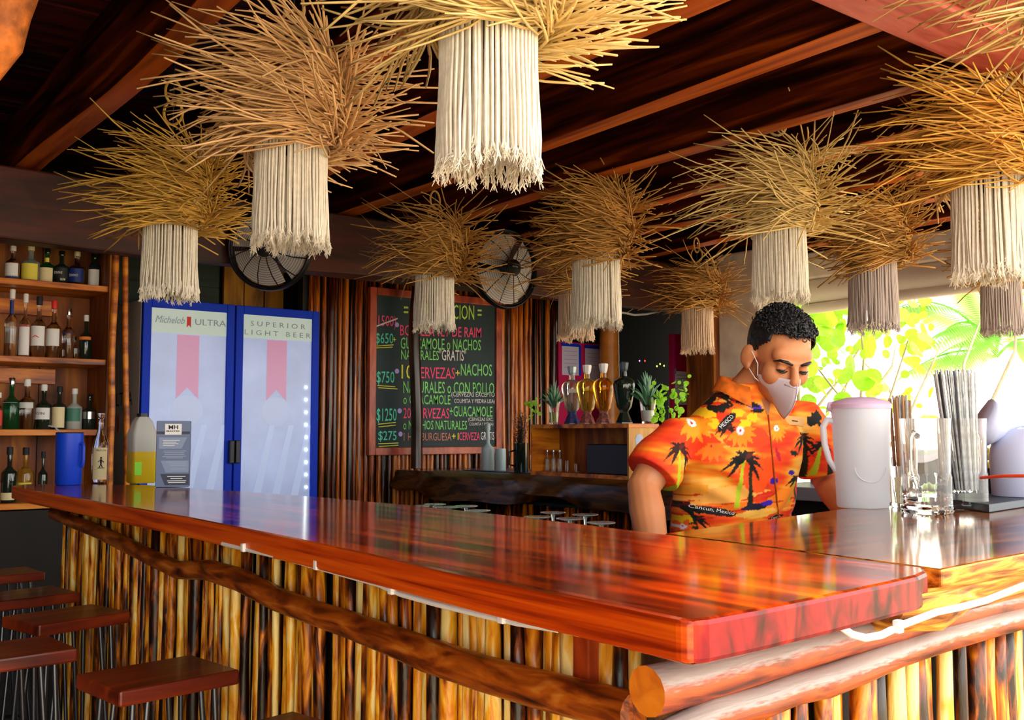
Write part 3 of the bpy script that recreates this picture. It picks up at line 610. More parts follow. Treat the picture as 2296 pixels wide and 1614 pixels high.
q = PX(1272, 1050, UX+.08); simple_glass('shot_glass', 'small clear glass right of the row of bottles in the rack', (q.x, q.y, zb+.0205), .013, .06)
q = PX(1292, 1050, UX+.08); simple_glass('shot_glass', 'smallest clear glass beside the black case in the rack', (q.x, q.y, zb+.0205), .011, .045)
# decanter bottles
def decanter(px, liq, label, capm, dark=False, h=None, foot=None):
    q = PX(px, 970, UX+.10); x, y, z = q.x, q.y, uzt+.0005
    t = thing('tequila_decanter', label, 'bottle', (x, y, z), 'tequila decanters on the rack'); s = .315/.315
    sc = 1.0
    pr = [(.022, .068), (.031, .085), (.037, .12), (.044, .17), (.0465, .195), (.043, .213), (.030, .228), (.016, .238), (.0135, .265)]
    MB().lathe([(a*(1.22 if b < .23 else 1), z+b) for a, b in pr], 24, (x, y, 0)).build('glass_body', liq, t, smooth=True)
    MB().lathe([(.043, z), (.043, z+.006), (.022, z+.055), (.026, z+.068)], 6, (x, y, 0)).build('faceted_foot', foot or M_silver, t)
    MB().lathe([(.015, z+.262), (.021, z+.275), (.026, z+.305), (.024, z+.310)], 8, (x, y, 0)).build('stopper', capm, t)
    if not dark:
        g = math.pi*1.5-.65; ang = [g-.5+.1*i for i in range(11)]; rr = .0475*1.22
        vs = [(x+math.cos(a)*(.047 if zz > .18 else .0435)*1.245, y+math.sin(a)*(.047 if zz > .18 else .0435)*1.245, z+zz) for zz in (.166, .186) for a in ang]
        MB().add(vs, [(i, i+1, 12+i, 11+i) for i in range(10)]).build('paper_label', M_white if liq is M_silver else liq, t, smooth=True)
    return t
M_stop = mat('steel_blue_stopper', (.35, .45, .5), .2, metal=.3)
M_footp = mat('patterned_foot', (.35, .12, .10), .15, var=.8, vscale=60, trans=.2); M_footn = mat('navy_foot', (.05, .07, .22), .15, var=.8, vscale=60, trans=.2)
decanter(1283, M_silver, 'decanter of clear liquor on the rack', M_stop, foot=M_footn)
decanter(1317, M_gold, 'decanter of pale golden liquor on the rack', M_wht, foot=M_footp)
decanter(1354, M_amber, 'decanter of amber liquor on the rack', M_wht, foot=M_footp)
decanter(1400, M_glassdk, 'black decanter at the end of the row', mat('dark_stopper', (.05, .07, .08), .2), True, foot=M_glassdk)
# pineapple crowns in glasses
def crown(px, X, zb_, label, h, sc=1, inner=None, n=34, glass_h=.13):
    q = PX(px, 970, X); t = thing('pineapple_crown', label, 'plant', (q.x, q.y, zb_)); x, y, z = q.x, q.y, zb_+.0005
    MB().lathe([(.026*sc, z), (.040*sc, z+glass_h), (.038*sc, z+glass_h), (.024*sc, z+.01), (.001, z+.009)], 20, (x, y, 0), cap=False).build('glass_holder', M_glass, t, smooth=True)
    MB().lathe([(.023*sc, z+.011), (.030*sc, z+glass_h*.5)], 16, (x, y, 0)).build('water' if not inner else 'paper_filling', inner or mat('green_water', (.5, .62, .2), .1, trans=.6), t, smooth=True)
    rnd = random.Random(px)
    for i in range(n):
        a = i*2.4; tl = i/n; out = (.085*(1-tl)+.01)*sc; hh = h*(.35+.65*tl)*rnd.uniform(.85, 1.1); ca, sa = math.cos(a), math.sin(a)
        p = [Vector((x+ca*.008, y+sa*.008, z+glass_h*.75)), Vector((x+ca*out*.35, y+sa*out*.35, z+glass_h*.75+hh*.4)), Vector((x+ca*out*.75, y+sa*out*.75, z+glass_h*.75+hh*.8)), Vector((x+ca*out*1.15, y+sa*out*1.15, z+glass_h*.75+hh))]
        MB().tube(p, [.008*sc, .009*sc, .005*sc, .0006], 4, flat=.3).build('leaf', M_pine, t)
crown(1453, UX+.16, uzt, 'pineapple crown standing in a white-filled glass beside the black decanter', .16, 1.1, M_wht)
crown(1242, UX+.10, uzt, 'pineapple crown in a glass left of the decanters', .14, .85)
# vine in a jar
def vine(label, pts_px, X, zb_, pot, n_leaf=22, seed=1, m=M_leafb, sz=.013):
    q = PX(pot[0], 970, X); t = thing('potted_vine', label, 'plant', (q.x, q.y, zb_)); rnd = random.Random(seed)
    MB().lathe([(pot[1]*.8, zb_+.0005), (pot[1], zb_+pot[2]), (pot[1]*.9, zb_+pot[2]), (pot[1]*.7, zb_+.01), (.001, zb_+.009)], 16, (q.x, q.y, 0), cap=False).build('glass_jar', M_glass, t, smooth=True)
    for px_l in pts_px:
        pp = [Vector((q.x, q.y, zb_+.01))]+[PX(a, b, X+rnd.uniform(-.02, .02)) for a, b in px_l]
        MB().tube(pp, .0016, 4).build('stem', M_leafd, t)
        for j in range(1, len(pp)):
            for r_ in range(n_leaf//len(pp)+1):
                c = pp[j-1].lerp(pp[j], rnd.random())+Vector([rnd.uniform(-.03, .03) for _ in range(3)]) if j > 1 else pp[j]+Vector([rnd.uniform(-.03, .03) for _ in range(3)])
                put('leaf', LEAF, t, c, (rnd.uniform(0, 3), rnd.uniform(0, 3), rnd.uniform(0, 6)), sz*rnd.uniform(.6, 1.3))
def leaf_mesh(name, m, kind='round'):
    if kind == 'round': o_ = [(math.sin(a)*1.0*(1-.12*math.cos(a)), -math.cos(a)*1.0) for a in [2*PI*i/12 for i in range(12)]]
    vs = [(x, y, .18*abs(x)) for x, y in o_]+[(0, 0, 0)]; me = bpy.data.meshes.new(name); me.from_pydata(vs, [], [(i, (i+1) % 12, 12) for i in range(12)]); me.materials.append(m); return me
LEAF = leaf_mesh('leaf_small', M_leafb); LEAFO = leaf_mesh('leaf_sea_grape', mat('sea_grape_leaf', (.42, .78, .05), .45, transl=.55, var=.35, vscale=2))
vine('trailing bright green vine in a clear jar at the end of the rack', [[(1480, 900), (1470, 860)], [(1500, 880), (1535, 860)], [(1490, 930), (1460, 935)], [(1510, 920), (1540, 890), (1530, 850)]], UX+.13, 1.06, (1497, .035, .12), 26, 3)
vine('small vine with pale green leaves left of the rack', [[(1195, 930), (1190, 890)], [(1200, 900), (1205, 920)]], CX+.25, 1.051, (1195, .02, .10), 14, 8, sz=.011)
# dried bush in a dark mug
q = PX(1168, 970, CX+.10); t = thing('dried_flower_vase', 'dark dried twigs standing in a black glass mug', 'vase', (q.x, q.y, 1.051)); z = 1.0515
MB().lathe([(.035, z), (.040, z+.01), (.042, z+.17), (.039, z+.17), (.036, z+.02), (.001, z+.015)], 20, (q.x, q.y, 0), cap=False).build('mug', M_glassdk, t, smooth=True)
MB().tube([(q.x-.04, q.y, z+.13), (q.x-.075, q.y+.01, z+.12), (q.x-.075, q.y+.01, z+.05), (q.x-.04, q.y, z+.04)], .006, 8).build('handle', M_glassdk, t, smooth=True)
mb = MB(); rnd = random.Random(4)
for i in range(110):
    a, r_ = rnd.uniform(0, 6.3), rnd.uniform(0, .05); p0 = Vector((q.x, q.y, z+.1)); p1 = Vector((q.x+math.cos(a)*r_, q.y+math.sin(a)*r_, z+rnd.uniform(.2, .36))); mb.tube([p0, p1], [.001, .0006], 3)
    for _ in range(3): mb.ell(p0.lerp(p1, rnd.uniform(.6, 1))+Vector((rnd.uniform(-.01, .01), rnd.uniform(-.01, .01), 0)), (.003,)*3, 5, 4)
tag(mb.build('twigs', mat('dried_twig', (.03, .022, .02), .8), t), kind='stuff')
# blue clear bottles near the chalkboard
bottle(1094, 1.051, 950, 29, 0, M_frost, M_frost, [], 'frosted clear bottle standing on the back counter before the chalkboard', X=CX+.16, name='clear_bottle', nr=.3, neck=.38)
q = PX(1122, 970, CX+.18); simple_glass('clear_tumbler', 'frosted clear tumbler beside the clear bottle on the back counter', (q.x, q.y, 1.051), .033, .135, M_frost, taper=1)
tag(MB().box(CX+.08, CX+.36, 4.15, 5.05, 1.0505, 1.056).build('bar_mat', mat('navy_rubber', (.02, .06, .2), .3), origin=(CX+.2, 4.6, 1.05), bevel=.002), 'dark blue rubber mat on the back counter', 'mat')
q = PX(1462, 970, CX+.12); t = simple_glass('beer_mug', 'clear mug with pale candle filling at the near end of the back counter', (q.x, q.y, 1.051), .045, .15, M_glass, inner=(.75, M_cream), cat='mug', taper=.97)
MB().tube([(q.x-.05, q.y-.02, 1.18), (q.x-.085, q.y-.03, 1.165), (q.x-.085, q.y-.03, 1.09), (q.x-.05, q.y-.02, 1.075)], .006, 8).build('handle', M_glass, t, smooth=True)
# orange post, magenta notice board, papers
q = PY(1368, 900, 5.4); o = thing('orange_post', 'thick round orange-brown post behind the decanters', 'post', (q.x, q.y, 0))
MB().tube(wob([(q.x, q.y, z_) for z_ in np.linspace(0, 2.42, 12)], .01), .072, 16).build('trunk', mat('orange_varnish', (.62, .22, .03), .35, var=.4, vscale=8), o, smooth=True)
YN = 5.62; p0, p1 = PY(1252, 765, YN), PY(1350, 980, YN)
nb = thing('notice_board', 'dark magenta panel with two taped white notices behind the decanters', 'board', (p0.x, YN, 0))
MB().box(p0.x, p1.x, YN, YN+.03, 0.002, p0.z).build('panel', M_magenta, nb)
for (a, b, c, d) in ((1259, 772, 1297, 842), (1311, 777, 1344, 858)):
    u, v = PY(a, b, YN), PY(c, d, YN)
    MB().box(u.x, v.x, YN-.006, YN-.003, v.z, u.z).build('paper', mat('lilac_paper', (.62, .58, .80), .7), nb)
    MB().box(u.x-.006, v.x+.006, YN-.009, YN-.006, u.z-.012, u.z+.012).build('blue_tape', M_blue, nb)
    MB().box(v.x, v.x+.02, YN-.009, YN-.006, v.z, u.z).build('blue_tape', M_blue, nb)
    for k in range(5): MB().box(u.x+.02, v.x-.02, YN-.008, YN-.006, u.z-.05-k*.03, u.z-.046-k*.03).build('printed_line', M_greypl, nb)
YP = 4.9; u, v = PY(1508, 748, YP), PY(1562, 960, YP)
rp = thing('red_door_edge', 'crimson painted panel with taped white notice behind the bartender', 'panel', (u.x, YP, .9))
MB().box(u.x, v.x+.02, YP, YP+.04, .002, u.z).build('panel', M_magenta, rp, bevel=.003)
MB().box(u.x, u.x+.022, YP-.004, YP, .6, u.z).build('edge_strip', mat('pink_paint', (.75, .02, .30), .35), rp)
a, b = PY(1512, 832, YP), PY(1553, 908, YP); MB().box(a.x, b.x, YP-.009, YP-.006, b.z, a.z).build('paper', M_wht, rp)
for k in range(5): MB().box(a.x+.012, b.x-.012, YP-.0105, YP-.009, a.z-.03-k*.024, a.z-.025-k*.024).build('printed_line', M_greypl, rp)
MB().box(a.x-.01, a.x+.006, YP-.012, YP-.009, a.z-.02, a.z+.02).build('blue_tape', M_greypl, rp); MB().box(b.x-.006, b.x+.01, YP-.012, YP-.009, a.z-.02, a.z+.02).build('blue_tape', M_greypl, rp)
# yellow wooden tag under the middle lamp
q = PY(1275, 790, 5.2); 
# kitchen equipment with tiny lights
kb = thing('dark_appliance', 'dark kitchen appliance with tiny coloured lights in the back room', 'appliance', (5.3, 6.9, 0))
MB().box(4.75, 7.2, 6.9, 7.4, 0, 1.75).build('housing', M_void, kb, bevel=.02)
for (a, b, c) in ((1434, 809, (.4, .2, 1)), (1446, 809, (1, .05, .03)), (1480, 816, (.7, 1, .1)), (1489, 820, (.7, 1, .1)), (1473, 821, (.7, 1, .1))):
    q = PY(a, b, 6.895); MB().ell(tuple(q), (.009, .004, .009), 8, 6).build('indicator_light', mat('indicator_%d' % a, c, .5, emit=3), kb)
MB().box(4.6, 6.9, 7.5, 7.58, 1.9, 2.4).build('panel', M_teal, None, origin=(5.7, 7.5, 1.9)); o = bpy.data.objects['panel']; 
o = [x for x in bpy.data.objects if x.name.startswith('panel') and x.parent is None][0]; o.name = 'wall_panel'; tag(o, 'dark grey panel high on the back room wall', 'panel')
tag(MB().tube([PY(1388, 700, 5.0), PY(1404, 702, 5.0), PY(1422, 706, 5.0), PY(1450, 704, 5.0), PY(1482, 697, 5.0)], .008, 6).tube([PY(1404, 702, 5.0), Vector((PY(1404, 702, 5.0).x, 4.90, 2.14))], .003, 4).tube([PY(1482, 697, 5.0), Vector((PY(1482, 702, 5.0).x, 4.90, 2.14))], .003, 4).build('white_cloth_strip', M_wht, origin=PY(1430, 705, 5.0)), 'thin white cloth strip hanging behind the middle lamps', 'cloth')

# ================================================================== under-bar shelf with upturned glasses
sh = thing('under_bar_shelf', 'dark steel work shelf behind the long bar top', 'shelf', (1.6, 2.4, 0))
MB().box(1.32, 1.95, 1.75, 3.5, .87, .89).build('shelf_board', mat('dark_steel_sheet', (.02, .025, .03), .3, metal=.7), sh)
for (a, b) in ((1.35, 1.8), (1.92, 1.8), (1.35, 3.45), (1.92, 3.45)): MB().box(a-.015, a+.015, b-.015, b+.015, 0, .87).build('leg', M_black, sh)
gl = thing('wine_glass', 'upturned wine glass in the left cluster behind the bar', 'glass', (0, 0, 0), 'upturned wine glasses behind the bar')
MB().lathe([(.030, .0), (.040, .05), (.036, .08), (.010, .098), (.004, .105)], 14, cap=False).build('bowl', M_glassblue, gl, smooth=True)
MB().lathe([(.004, .104), (.0035, .165), (.006, .172)], 10).build('stem', M_glassblue, gl, smooth=True)
MB().lathe([(.006, .172), (.034, .180), (.034, .1815), (.004, .1815)], 18).build('foot', M_glassblue, gl, smooth=True)
first = True
for (a, b) in ((938, 1134), (1006, 1136), (1072, 1144), (975, 1130), (1045, 1134), (1205, 1158), (1278, 1162), (1348, 1171), (1240, 1148), (1312, 1153)):
    q = PZ(a, b, 1.0715)
    if first: gl.location = (q.x, q.y, .8905); first = False
    else: dup(gl, (q.x, q.y, .8905), label='upturned wine glass in the left cluster behind the bar' if a < 1150 else 'upturned wine glass in the right cluster behind the bar near the bartender')
# ================================================================== THINGS ON THE LONG BAR (far end)
ZB = Zt+.0008
q = PZ(153, 1087, Zt); t = thing('blue_tumbler', 'bright blue insulated mug with handle and a straw at the far bar end', 'mug', (q.x, q.y, Zt)); x, y = q.x, q.y
hh = PD(153, 972, (q-O).dot(CF)).z-Zt
MB().lathe([(.040, ZB), (.043, ZB+.004), (.0455, ZB+hh)], 28, (x, y, 0)).build('cup_body', mat('cobalt_paint', (.003, .05, .62), .45), t, smooth=True)
MB().lathe([(.046, ZB+hh), (.044, ZB+hh+.004)], 28, (x, y, 0)).build('lid', M_blackpl, t, smooth=True)
hd = CR*1.0-CF*.25
def P(dx, z): return Vector((x, y, ZB+z))+hd*dx
MB().tube([P(.040, hh*.80), P(.052, hh*.80), P(.055, hh*.74), P(.055, hh*.44), P(.052, hh*.37), P(.040, hh*.37)], .006, 8).build('handle', MATS['cobalt_paint'], t, smooth=True)
MB().tube([Vector((x, y, ZB+hh))-CR*.03, Vector((x, y, ZB+hh+.022))-CR*.052, Vector((x, y, ZB+hh+.026))-CR*.075], .0028, 8).build('straw', mat('clear_straw', (.6, .65, .7), .1, trans=.5), t, smooth=True)
# swing bottle
q = PZ(223, 1081, Zt); dq = (q-O).dot(CF); x, y = q.x, q.y; h = PD(222, 927, dq).z-Zt; r = 17.5/2250*dq
t = thing('mezcal_bottle', 'clear long-necked bottle with cream figure label on the far bar end', 'bottle', (x, y, Zt))
MB().lathe([(r*.9, ZB), (r, ZB+.006), (r, ZB+h*.50), (r*.85, ZB+h*.60), (r*.45, ZB+h*.74), (r*.33, ZB+h*.84), (r*.33, ZB+h*.93), (r*.42, ZB+h*.94), (r*.42, ZB+h)], 24, (x, y, 0)).build('glass_body', M_glass, t, smooth=True)
g = math.atan2(-y, -x); ang = [g-.9+.12*i for i in range(16)]; rr = r+.0012
MB().add([(x+math.cos(a)*rr, y+math.sin(a)*rr, ZB+h*z_) for z_ in (.04, .50) for a in ang], [(i, i+1, 17+i, 16+i) for i in range(15)]).build('paper_label', M_cream, t, smooth=True)
nn = Vector((math.cos(g+.1), math.sin(g+.1), 0)); xd = Vector((-nn.y, nn.x, 0)); c0 = Vector((x, y, ZB+h*.28))+nn*(rr+.0012)
mb = MB().ell(c0+ZA*.018, (.0035, .0035, .004), 8, 6).tube([c0+ZA*.013, c0-ZA*.003], [.004, .003], 6).tube([c0+ZA*.011, c0+xd*.010+ZA*.002], .0014, 4).tube([c0+ZA*.011, c0-xd*.010+ZA*.004], .0014, 4).tube([c0-ZA*.003, c0-xd*.005-ZA*.016], .0016, 4).tube([c0-ZA*.003, c0+xd*.005-ZA*.016], .0016, 4)
mb.box(-.012, .012, -.0008, .0008, -.0195, -.017, M=Matrix.Translation(c0) @ Matrix(((xd.x, nn.x, 0, 0), (xd.y, nn.y, 0, 0), (0, 0, 1, 0), (0, 0, 0, 1)))); mb.build('figure_emblem', M_blk, t)
text('lettering', 'MEZCAL', Vector((x, y, ZB+h*.45))+nn*(rr+.0012), xd, ZA, M_blk, t, width=r*1.2, height=.006, center=True)
# yellow jug
q = PZ(312, 1084, Zt); dq = (q-O).dot(CF); x, y = q.x+.015, q.y+.03; h = PD(310, 930, dq).z-Zt
t = thing('juice_jug', 'translucent white jug half full of yellow cleaner beside the carton', 'jug', (x, y, Zt))
def rrect(a, b, c=.3, n=5):
    o_ = []
    for (sx, sy, s0) in ((1, 1, 0), (-1, 1, 1), (-1, -1, 2), (1, -1, 3)):
        for i in range(n): q_ = (s0+i/(n-1))*PI/2; o_.append((sx*a*(1-c)+math.cos(q_)*a*c, sy*b*(1-c)+math.sin(q_)*b*c))
    return o_
def loft(mb, rings, cap=True):
    vs = []; n = len(rings[0])
    for r_ in rings: vs += r_
    m = len(rings); fs = [(i*n+k, i*n+(k+1) % n, (i+1)*n+(k+1) % n, (i+1)*n+k) for i in range(m-1) for k in range(n)]
    if cap: fs += [tuple(reversed(range(n))), tuple((m-1)*n+k for k in range(n))]
    return mb.add(vs, fs)
def rr_ring(a, b, z, cx=0, cy=0): return [Vector((x+cx+p[0], y+cy+p[1], z)) for p in rrect(a, b)]
M_milk = mat('milky_plastic', (.72, .74, .72), .3, transl=.4); M_ylw = mat('yellow_liquid', (.85, .62, .02), .3, transl=.3)
loft(MB(), [rr_ring(.038, .038, ZB), rr_ring(.042, .042, ZB+.006), rr_ring(.042, .042, ZB+h*.46)]).build('yellow_contents', M_ylw, t, smooth=True)
loft(MB(), [rr_ring(.042, .042, ZB+h*.46), rr_ring(.043, .043, ZB+h*.72), rr_ring(.030, .030, ZB+h*.90), rr_ring(.018, .018, ZB+h*.97)]).build('upper_body', M_milk, t, smooth=True)
MB().lathe([(.020, ZB+h*.97), (.020, ZB+h*1.02)], 16, (x, y, 0)).build('cap', M_blackpl, t)
MB().box(x-.036, x-.012, y-.0435, y-.0422, ZB+.03, ZB+.075).build('green_label', mat('lime_print', (.25, .75, .05), .5), t)
# carton
t = None; c0 = PZ(348, 1093, Zt); c1 = PZ(423, 1092, Zt); c2 = PZ(320, 1084.5, Zt)
ux = Vector((c1.x-c0.x, c1.y-c0.y, 0)); w_ = ux.length; ux.normalize(); uy = Vector((-ux.y, ux.x, 0)); dep = .085; hb = PD(350, 944, (c0-O).dot(CF)).z-Zt
mid = Vector((c0.x, c0.y, Zt))+ux*w_/2+uy*dep/2
t = thing('grey_blue_carton', 'blue-grey printed carton with white badge standing on the far bar end', 'box', mid)
BM = Matrix.Translation(Vector((c0.x, c0.y, ZB))) @ Matrix(((ux.x, uy.x, 0, 0), (ux.y, uy.y, 0, 0), (0, 0, 1, 0), (0, 0, 0, 1)))
M_box = mat('carton_blue', (.12, .17, .30), .45); M_box2 = mat('carton_panel', (.22, .29, .45), .45); M_box3 = mat('carton_navy', (.015, .02, .06), .45)
MB().box(0, w_, 0, dep, 0, hb, M=BM).build('carton_body', M_box, t, bevel=.0015)
MB().box(-.0006, 0, .001, dep-.001, .001, hb-.001, M=BM).build('dark_side', M_box3, t)
def bp(x_, z_, e=.0008): return BM @ Vector((x_*w_, -e, z_*hb))
def pan(pts, m, e=.0008, nm='printed_panel'): return MB().add([bp(a, b, e) for a, b in pts], [tuple(range(len(pts)))]).build(nm, m, t)
pan([(0, .80), (1, .80), (1, .84), (0, .84)], M_box3); pan([(.08, .58), (.76, .58), (.92, .75), (.08, .75)], M_box2); pan([(.14, .40), (.98, .40), (.98, .22), (.30, .22)], M_box2); pan([(.14, .20), (1, .20), (1, .03), (.28, .03)], M_box3)
pan([(.25, .79), (.75, .79), (.75, .955), (.25, .955)], M_wht, .0012, 'white_badge')
text('lettering', 'MH', bp(.36, .875, .002), ux, ZA, M_blk, t, width=w_*.28, height=hb*.06, bold=.02)
text('lettering', 'MASTER', bp(.30, .835, .002), ux, ZA, M_blk, t, width=w_*.40, height=hb*.022, bold=.02)
for (a, b, c) in ((.2, .70, .7), (.2, .675, .6), (.2, .65, .66), (.2, .625, .55), (.2, .54, .9), (.25, .515, .85), (.25, .49, .85), (.2, .46, .9), (.3, .435, .8), (.3, .37, .9), (.4, .345, .9), (.42, .32, .9), (.45, .27, .9), (.35, .155, .9), (.45, .125, .8), (.35, .09, .92), (.38, .065, .9)):
    pan([(a, b), (c, b), (c, b+.009), (a, b+.009)], M_greypl if b < .6 and b > .2 else M_wht, .0014, 'printed_line')
for k in range(6): MB().box(-.0012, -.0006, .015, dep-.02, hb*(.9-.13*k)-.008, hb*(.9-.13*k)+.004, M=BM).build('printed_line', M_greypl, t)

# ================================================================== FANS
def fan(name, label, px, py, Y, r, nrm, cage):
    c = PY(px, py, Y); t = thing(name, label, 'fan', c, 'wall fans on the main beam'); nz = Vector(nrm).normalized(); M = nz.to_track_quat('Z', 'Y').to_matrix()
    def L(v): return c+M @ Vector(v)
    mb = MB(); N = 40
    for k in range(15):
        rr = r*(.22+.78*k/14); zz = .055*(1-(rr/r)**2)
        mb.tube([L((math.cos(2*PI*i/N)*rr, math.sin(2*PI*i/N)*rr, zz)) for i in range(N+1)], .0011, 3, cap=False)
    for k in range(12):
        a = 2*PI*k/12; mb.tube([L((math.cos(a+q_*.25)*r*q_, math.sin(a+q_*.25)*r*q_, .055*(1-q_*q_))) for q_ in (.15, .4, .7, 1)], .0028, 4)
    tag(mb.build('wire_guard', M_black, t), kind='stuff')
    MB().tube([L((math.cos(2*PI*i/48)*r, math.sin(2*PI*i/48)*r, -.03)) for i in range(49)], .012, 8, cap=False).tube([L((math.cos(2*PI*i/48)*r*1.01, math.sin(2*PI*i/48)*r*1.01, -.005)) for i in range(49)], .008, 8, cap=False).build('rim', M_black, t, smooth=True)
    MB().lathe([(.02, .05), (.045, .052), (.048, .062), (.02, .068)], 20, M=M, c=c).build('hub_badge', M_blackpl, t, smooth=True)
    text('lettering', 'MYTEK', L((0, 0, .069)), M @ Vector((1, 0, 0)) if abs((M @ Vector((1, 0, 0))).z) < .5 else M @ Vector((0, 1, 0)), ZA, M_wht, t, width=.04, height=.009, center=True)
    for k in range(3):
        mb = MB(); vs = []
        for i in range(6):
            for j in range(9):
                rr = r*(.16+.76*i/5); a = 2*PI*k/3+(-.98+1.96*j/8)*(1 if i else .8); vs.append(L((math.cos(a)*rr, math.sin(a)*rr, -.02+.03*(j/8-.5))))
        mb.add(vs, [(i*9+j, i*9+j+1, (i+1)*9+j+1, (i+1)*9+j) for i in range(5) for j in range(8)]).build('blade', M_blade, t, smooth=True)
    MB().lathe([(.05, -.16), (.07, -.14), (.07, -.05), (.03, -.03), (.03, .03)], 18, M=M, c=c).build('motor', M_blackpl, t, smooth=True)
    MB().tube([L((0, 0, -.1)), L((0, 0, -.16)), Vector((c.x, 4.74, 2.15)), Vector((c.x, 4.74, 2.3))], .014, 8).build('bracket', M_black, t, smooth=True)
fan('wall_fan', 'round wire-guarded fan above the cooler behind the second lamp', 602, 556, 4.56, .198, -CF-CR*.18*0+Vector((-.1, 0, -.12)), 0)
fan('wall_fan', 'round wire-guarded fan above the chalkboard', 1138, 602, 4.56, .222, (.05, -1, -.03), 0)

# ================================================================== LAMPS
def nest_mesh(name, m, seed, n_str, spread=1.0, rough=1.0):
    """vines wound round a bowl; each leaves it tangentially, so near ones sweep left and far ones sweep right"""
    rnd = random.Random(seed); mb = MB()
    for i in range(n_str):
        u = rnd.random()**1.2; z = -.145+.245*u; rb = .150*math.sqrt(max(.05, 1-((u-.42)/.75)**2))*rnd.uniform(.84, 1.04)
        a0 = rnd.uniform(0, 2*PI); inn = rnd.uniform(.9, 1.9); Lf = rnd.uniform(.12, .33)*spread*(.72+.4*math.sin(u*PI))
        k1 = 5; pts = []
        for k in range(k1):
            a = a0-inn+inn*k/(k1-1); rr = rb*(1+.05*math.sin(k*1.5+i)); pts.append(Vector((math.cos(a)*rr, math.sin(a)*rr, z+.012*math.sin(k*1.1+i)+(u-.4)*.02*k)))
        T = Vector((-math.sin(a0), math.cos(a0), 0)); N_ = Vector((math.cos(a0), math.sin(a0), 0))
        dz = (u-.36)*.46+rnd.gauss(0, .11*rough); no = rnd.uniform(-.12, .22)*rough; cv = rnd.gauss(0, .16*rough)+(.10-u*.2); cn = rnd.gauss(0, .14*rough)
        for k in range(1, 5):
            t_ = Lf*k/4; pts.append(pts[k1-1]+T*t_+N_*(no*t_+cn*t_*k/4)+ZA*(dz*t_+cv*t_*k/4))
        r0 = rnd.uniform(.0021, .0037); mb.tube(pts, [r0*.8]+[r0]*(len(pts)-2)+[r0*.75], 4)
    # woven spine bands round the bowl
    for b in range(16):
        z = -.14+.24*b/15; u = b/15; rb = .150*math.sqrt(max(.05, 1-((u-.42)/.75)**2))
        mb.tube([Vector((math.cos(a)*rb*(1+.03*math.sin(a*9+b)), math.sin(a)*rb*(1+.03*math.sin(a*9+b)), z+.008*math.sin(a*7+b*2))) for a in [2*PI*i/30 for i in range(31)]], .0038, 4, cap=False)
    me = bpy.data.meshes.new(name); me.from_pydata([(v[0], -v[1], v[2]) for v in mb.v], [], [f[::-1] for f in mb.f]); me.materials.append(m); me.polygons.foreach_set('use_smooth', [True]*len(me.polygons)); return me
def tassel_mesh(name, m, seed, R=.098, L=.31, n=54):
    rnd = random.Random(seed); mb = MB()
    for ring, (rr, nn, dl) in enumerate(((R, n, 0), (R*.93, n-6, .01), (R*.80, 30, .02))):
        for i in range(nn):
            a = 2*PI*i/nn+rnd.uniform(-.035, .035); ph = rnd.uniform(0, 6); l = L*rnd.uniform(.93, 1.03)-dl; top = rnd.uniform(-.006, .008)
            pts = []
            for k in range(8):
                t_ = k/7; w_ = .0035*math.sin(ph+t_*7)*t_; fl = 1+.05*t_**2+.06*math.sin(a*5+seed)*t_**2; aa = a+.02*math.sin(ph+t_*3)*t_
                pts.append(Vector((math.cos(aa)*(rr*fl+w_), math.sin(aa)*(rr*fl+w_), top-l*t_)))
            mb.tube(pts, [.0036]*7+[.0030], 5)
            e = pts[-1]
            for k in range(7):
                mb.tube([e+ZA*.012, e+Vector((rnd.uniform(-.006, .006), rnd.uniform(-.006, .006), -.004)), e+Vector((rnd.uniform(-.011, .011), rnd.uniform(-.011, .011), -rnd.uniform(.008, .026)))], [.0016, .0018, .0007], 3)
    mb.tube([Vector((math.cos(a)*R*.97, math.sin(a)*R*.97, 0)) for a in [2*PI*i/30 for i in range(31)]], .005, 6, cap=False)
    me = bpy.data.meshes.new(name); me.from_pydata([tuple(v) for v in mb.v], [], mb.f); me.materials.append(m); return me
NEST = {}
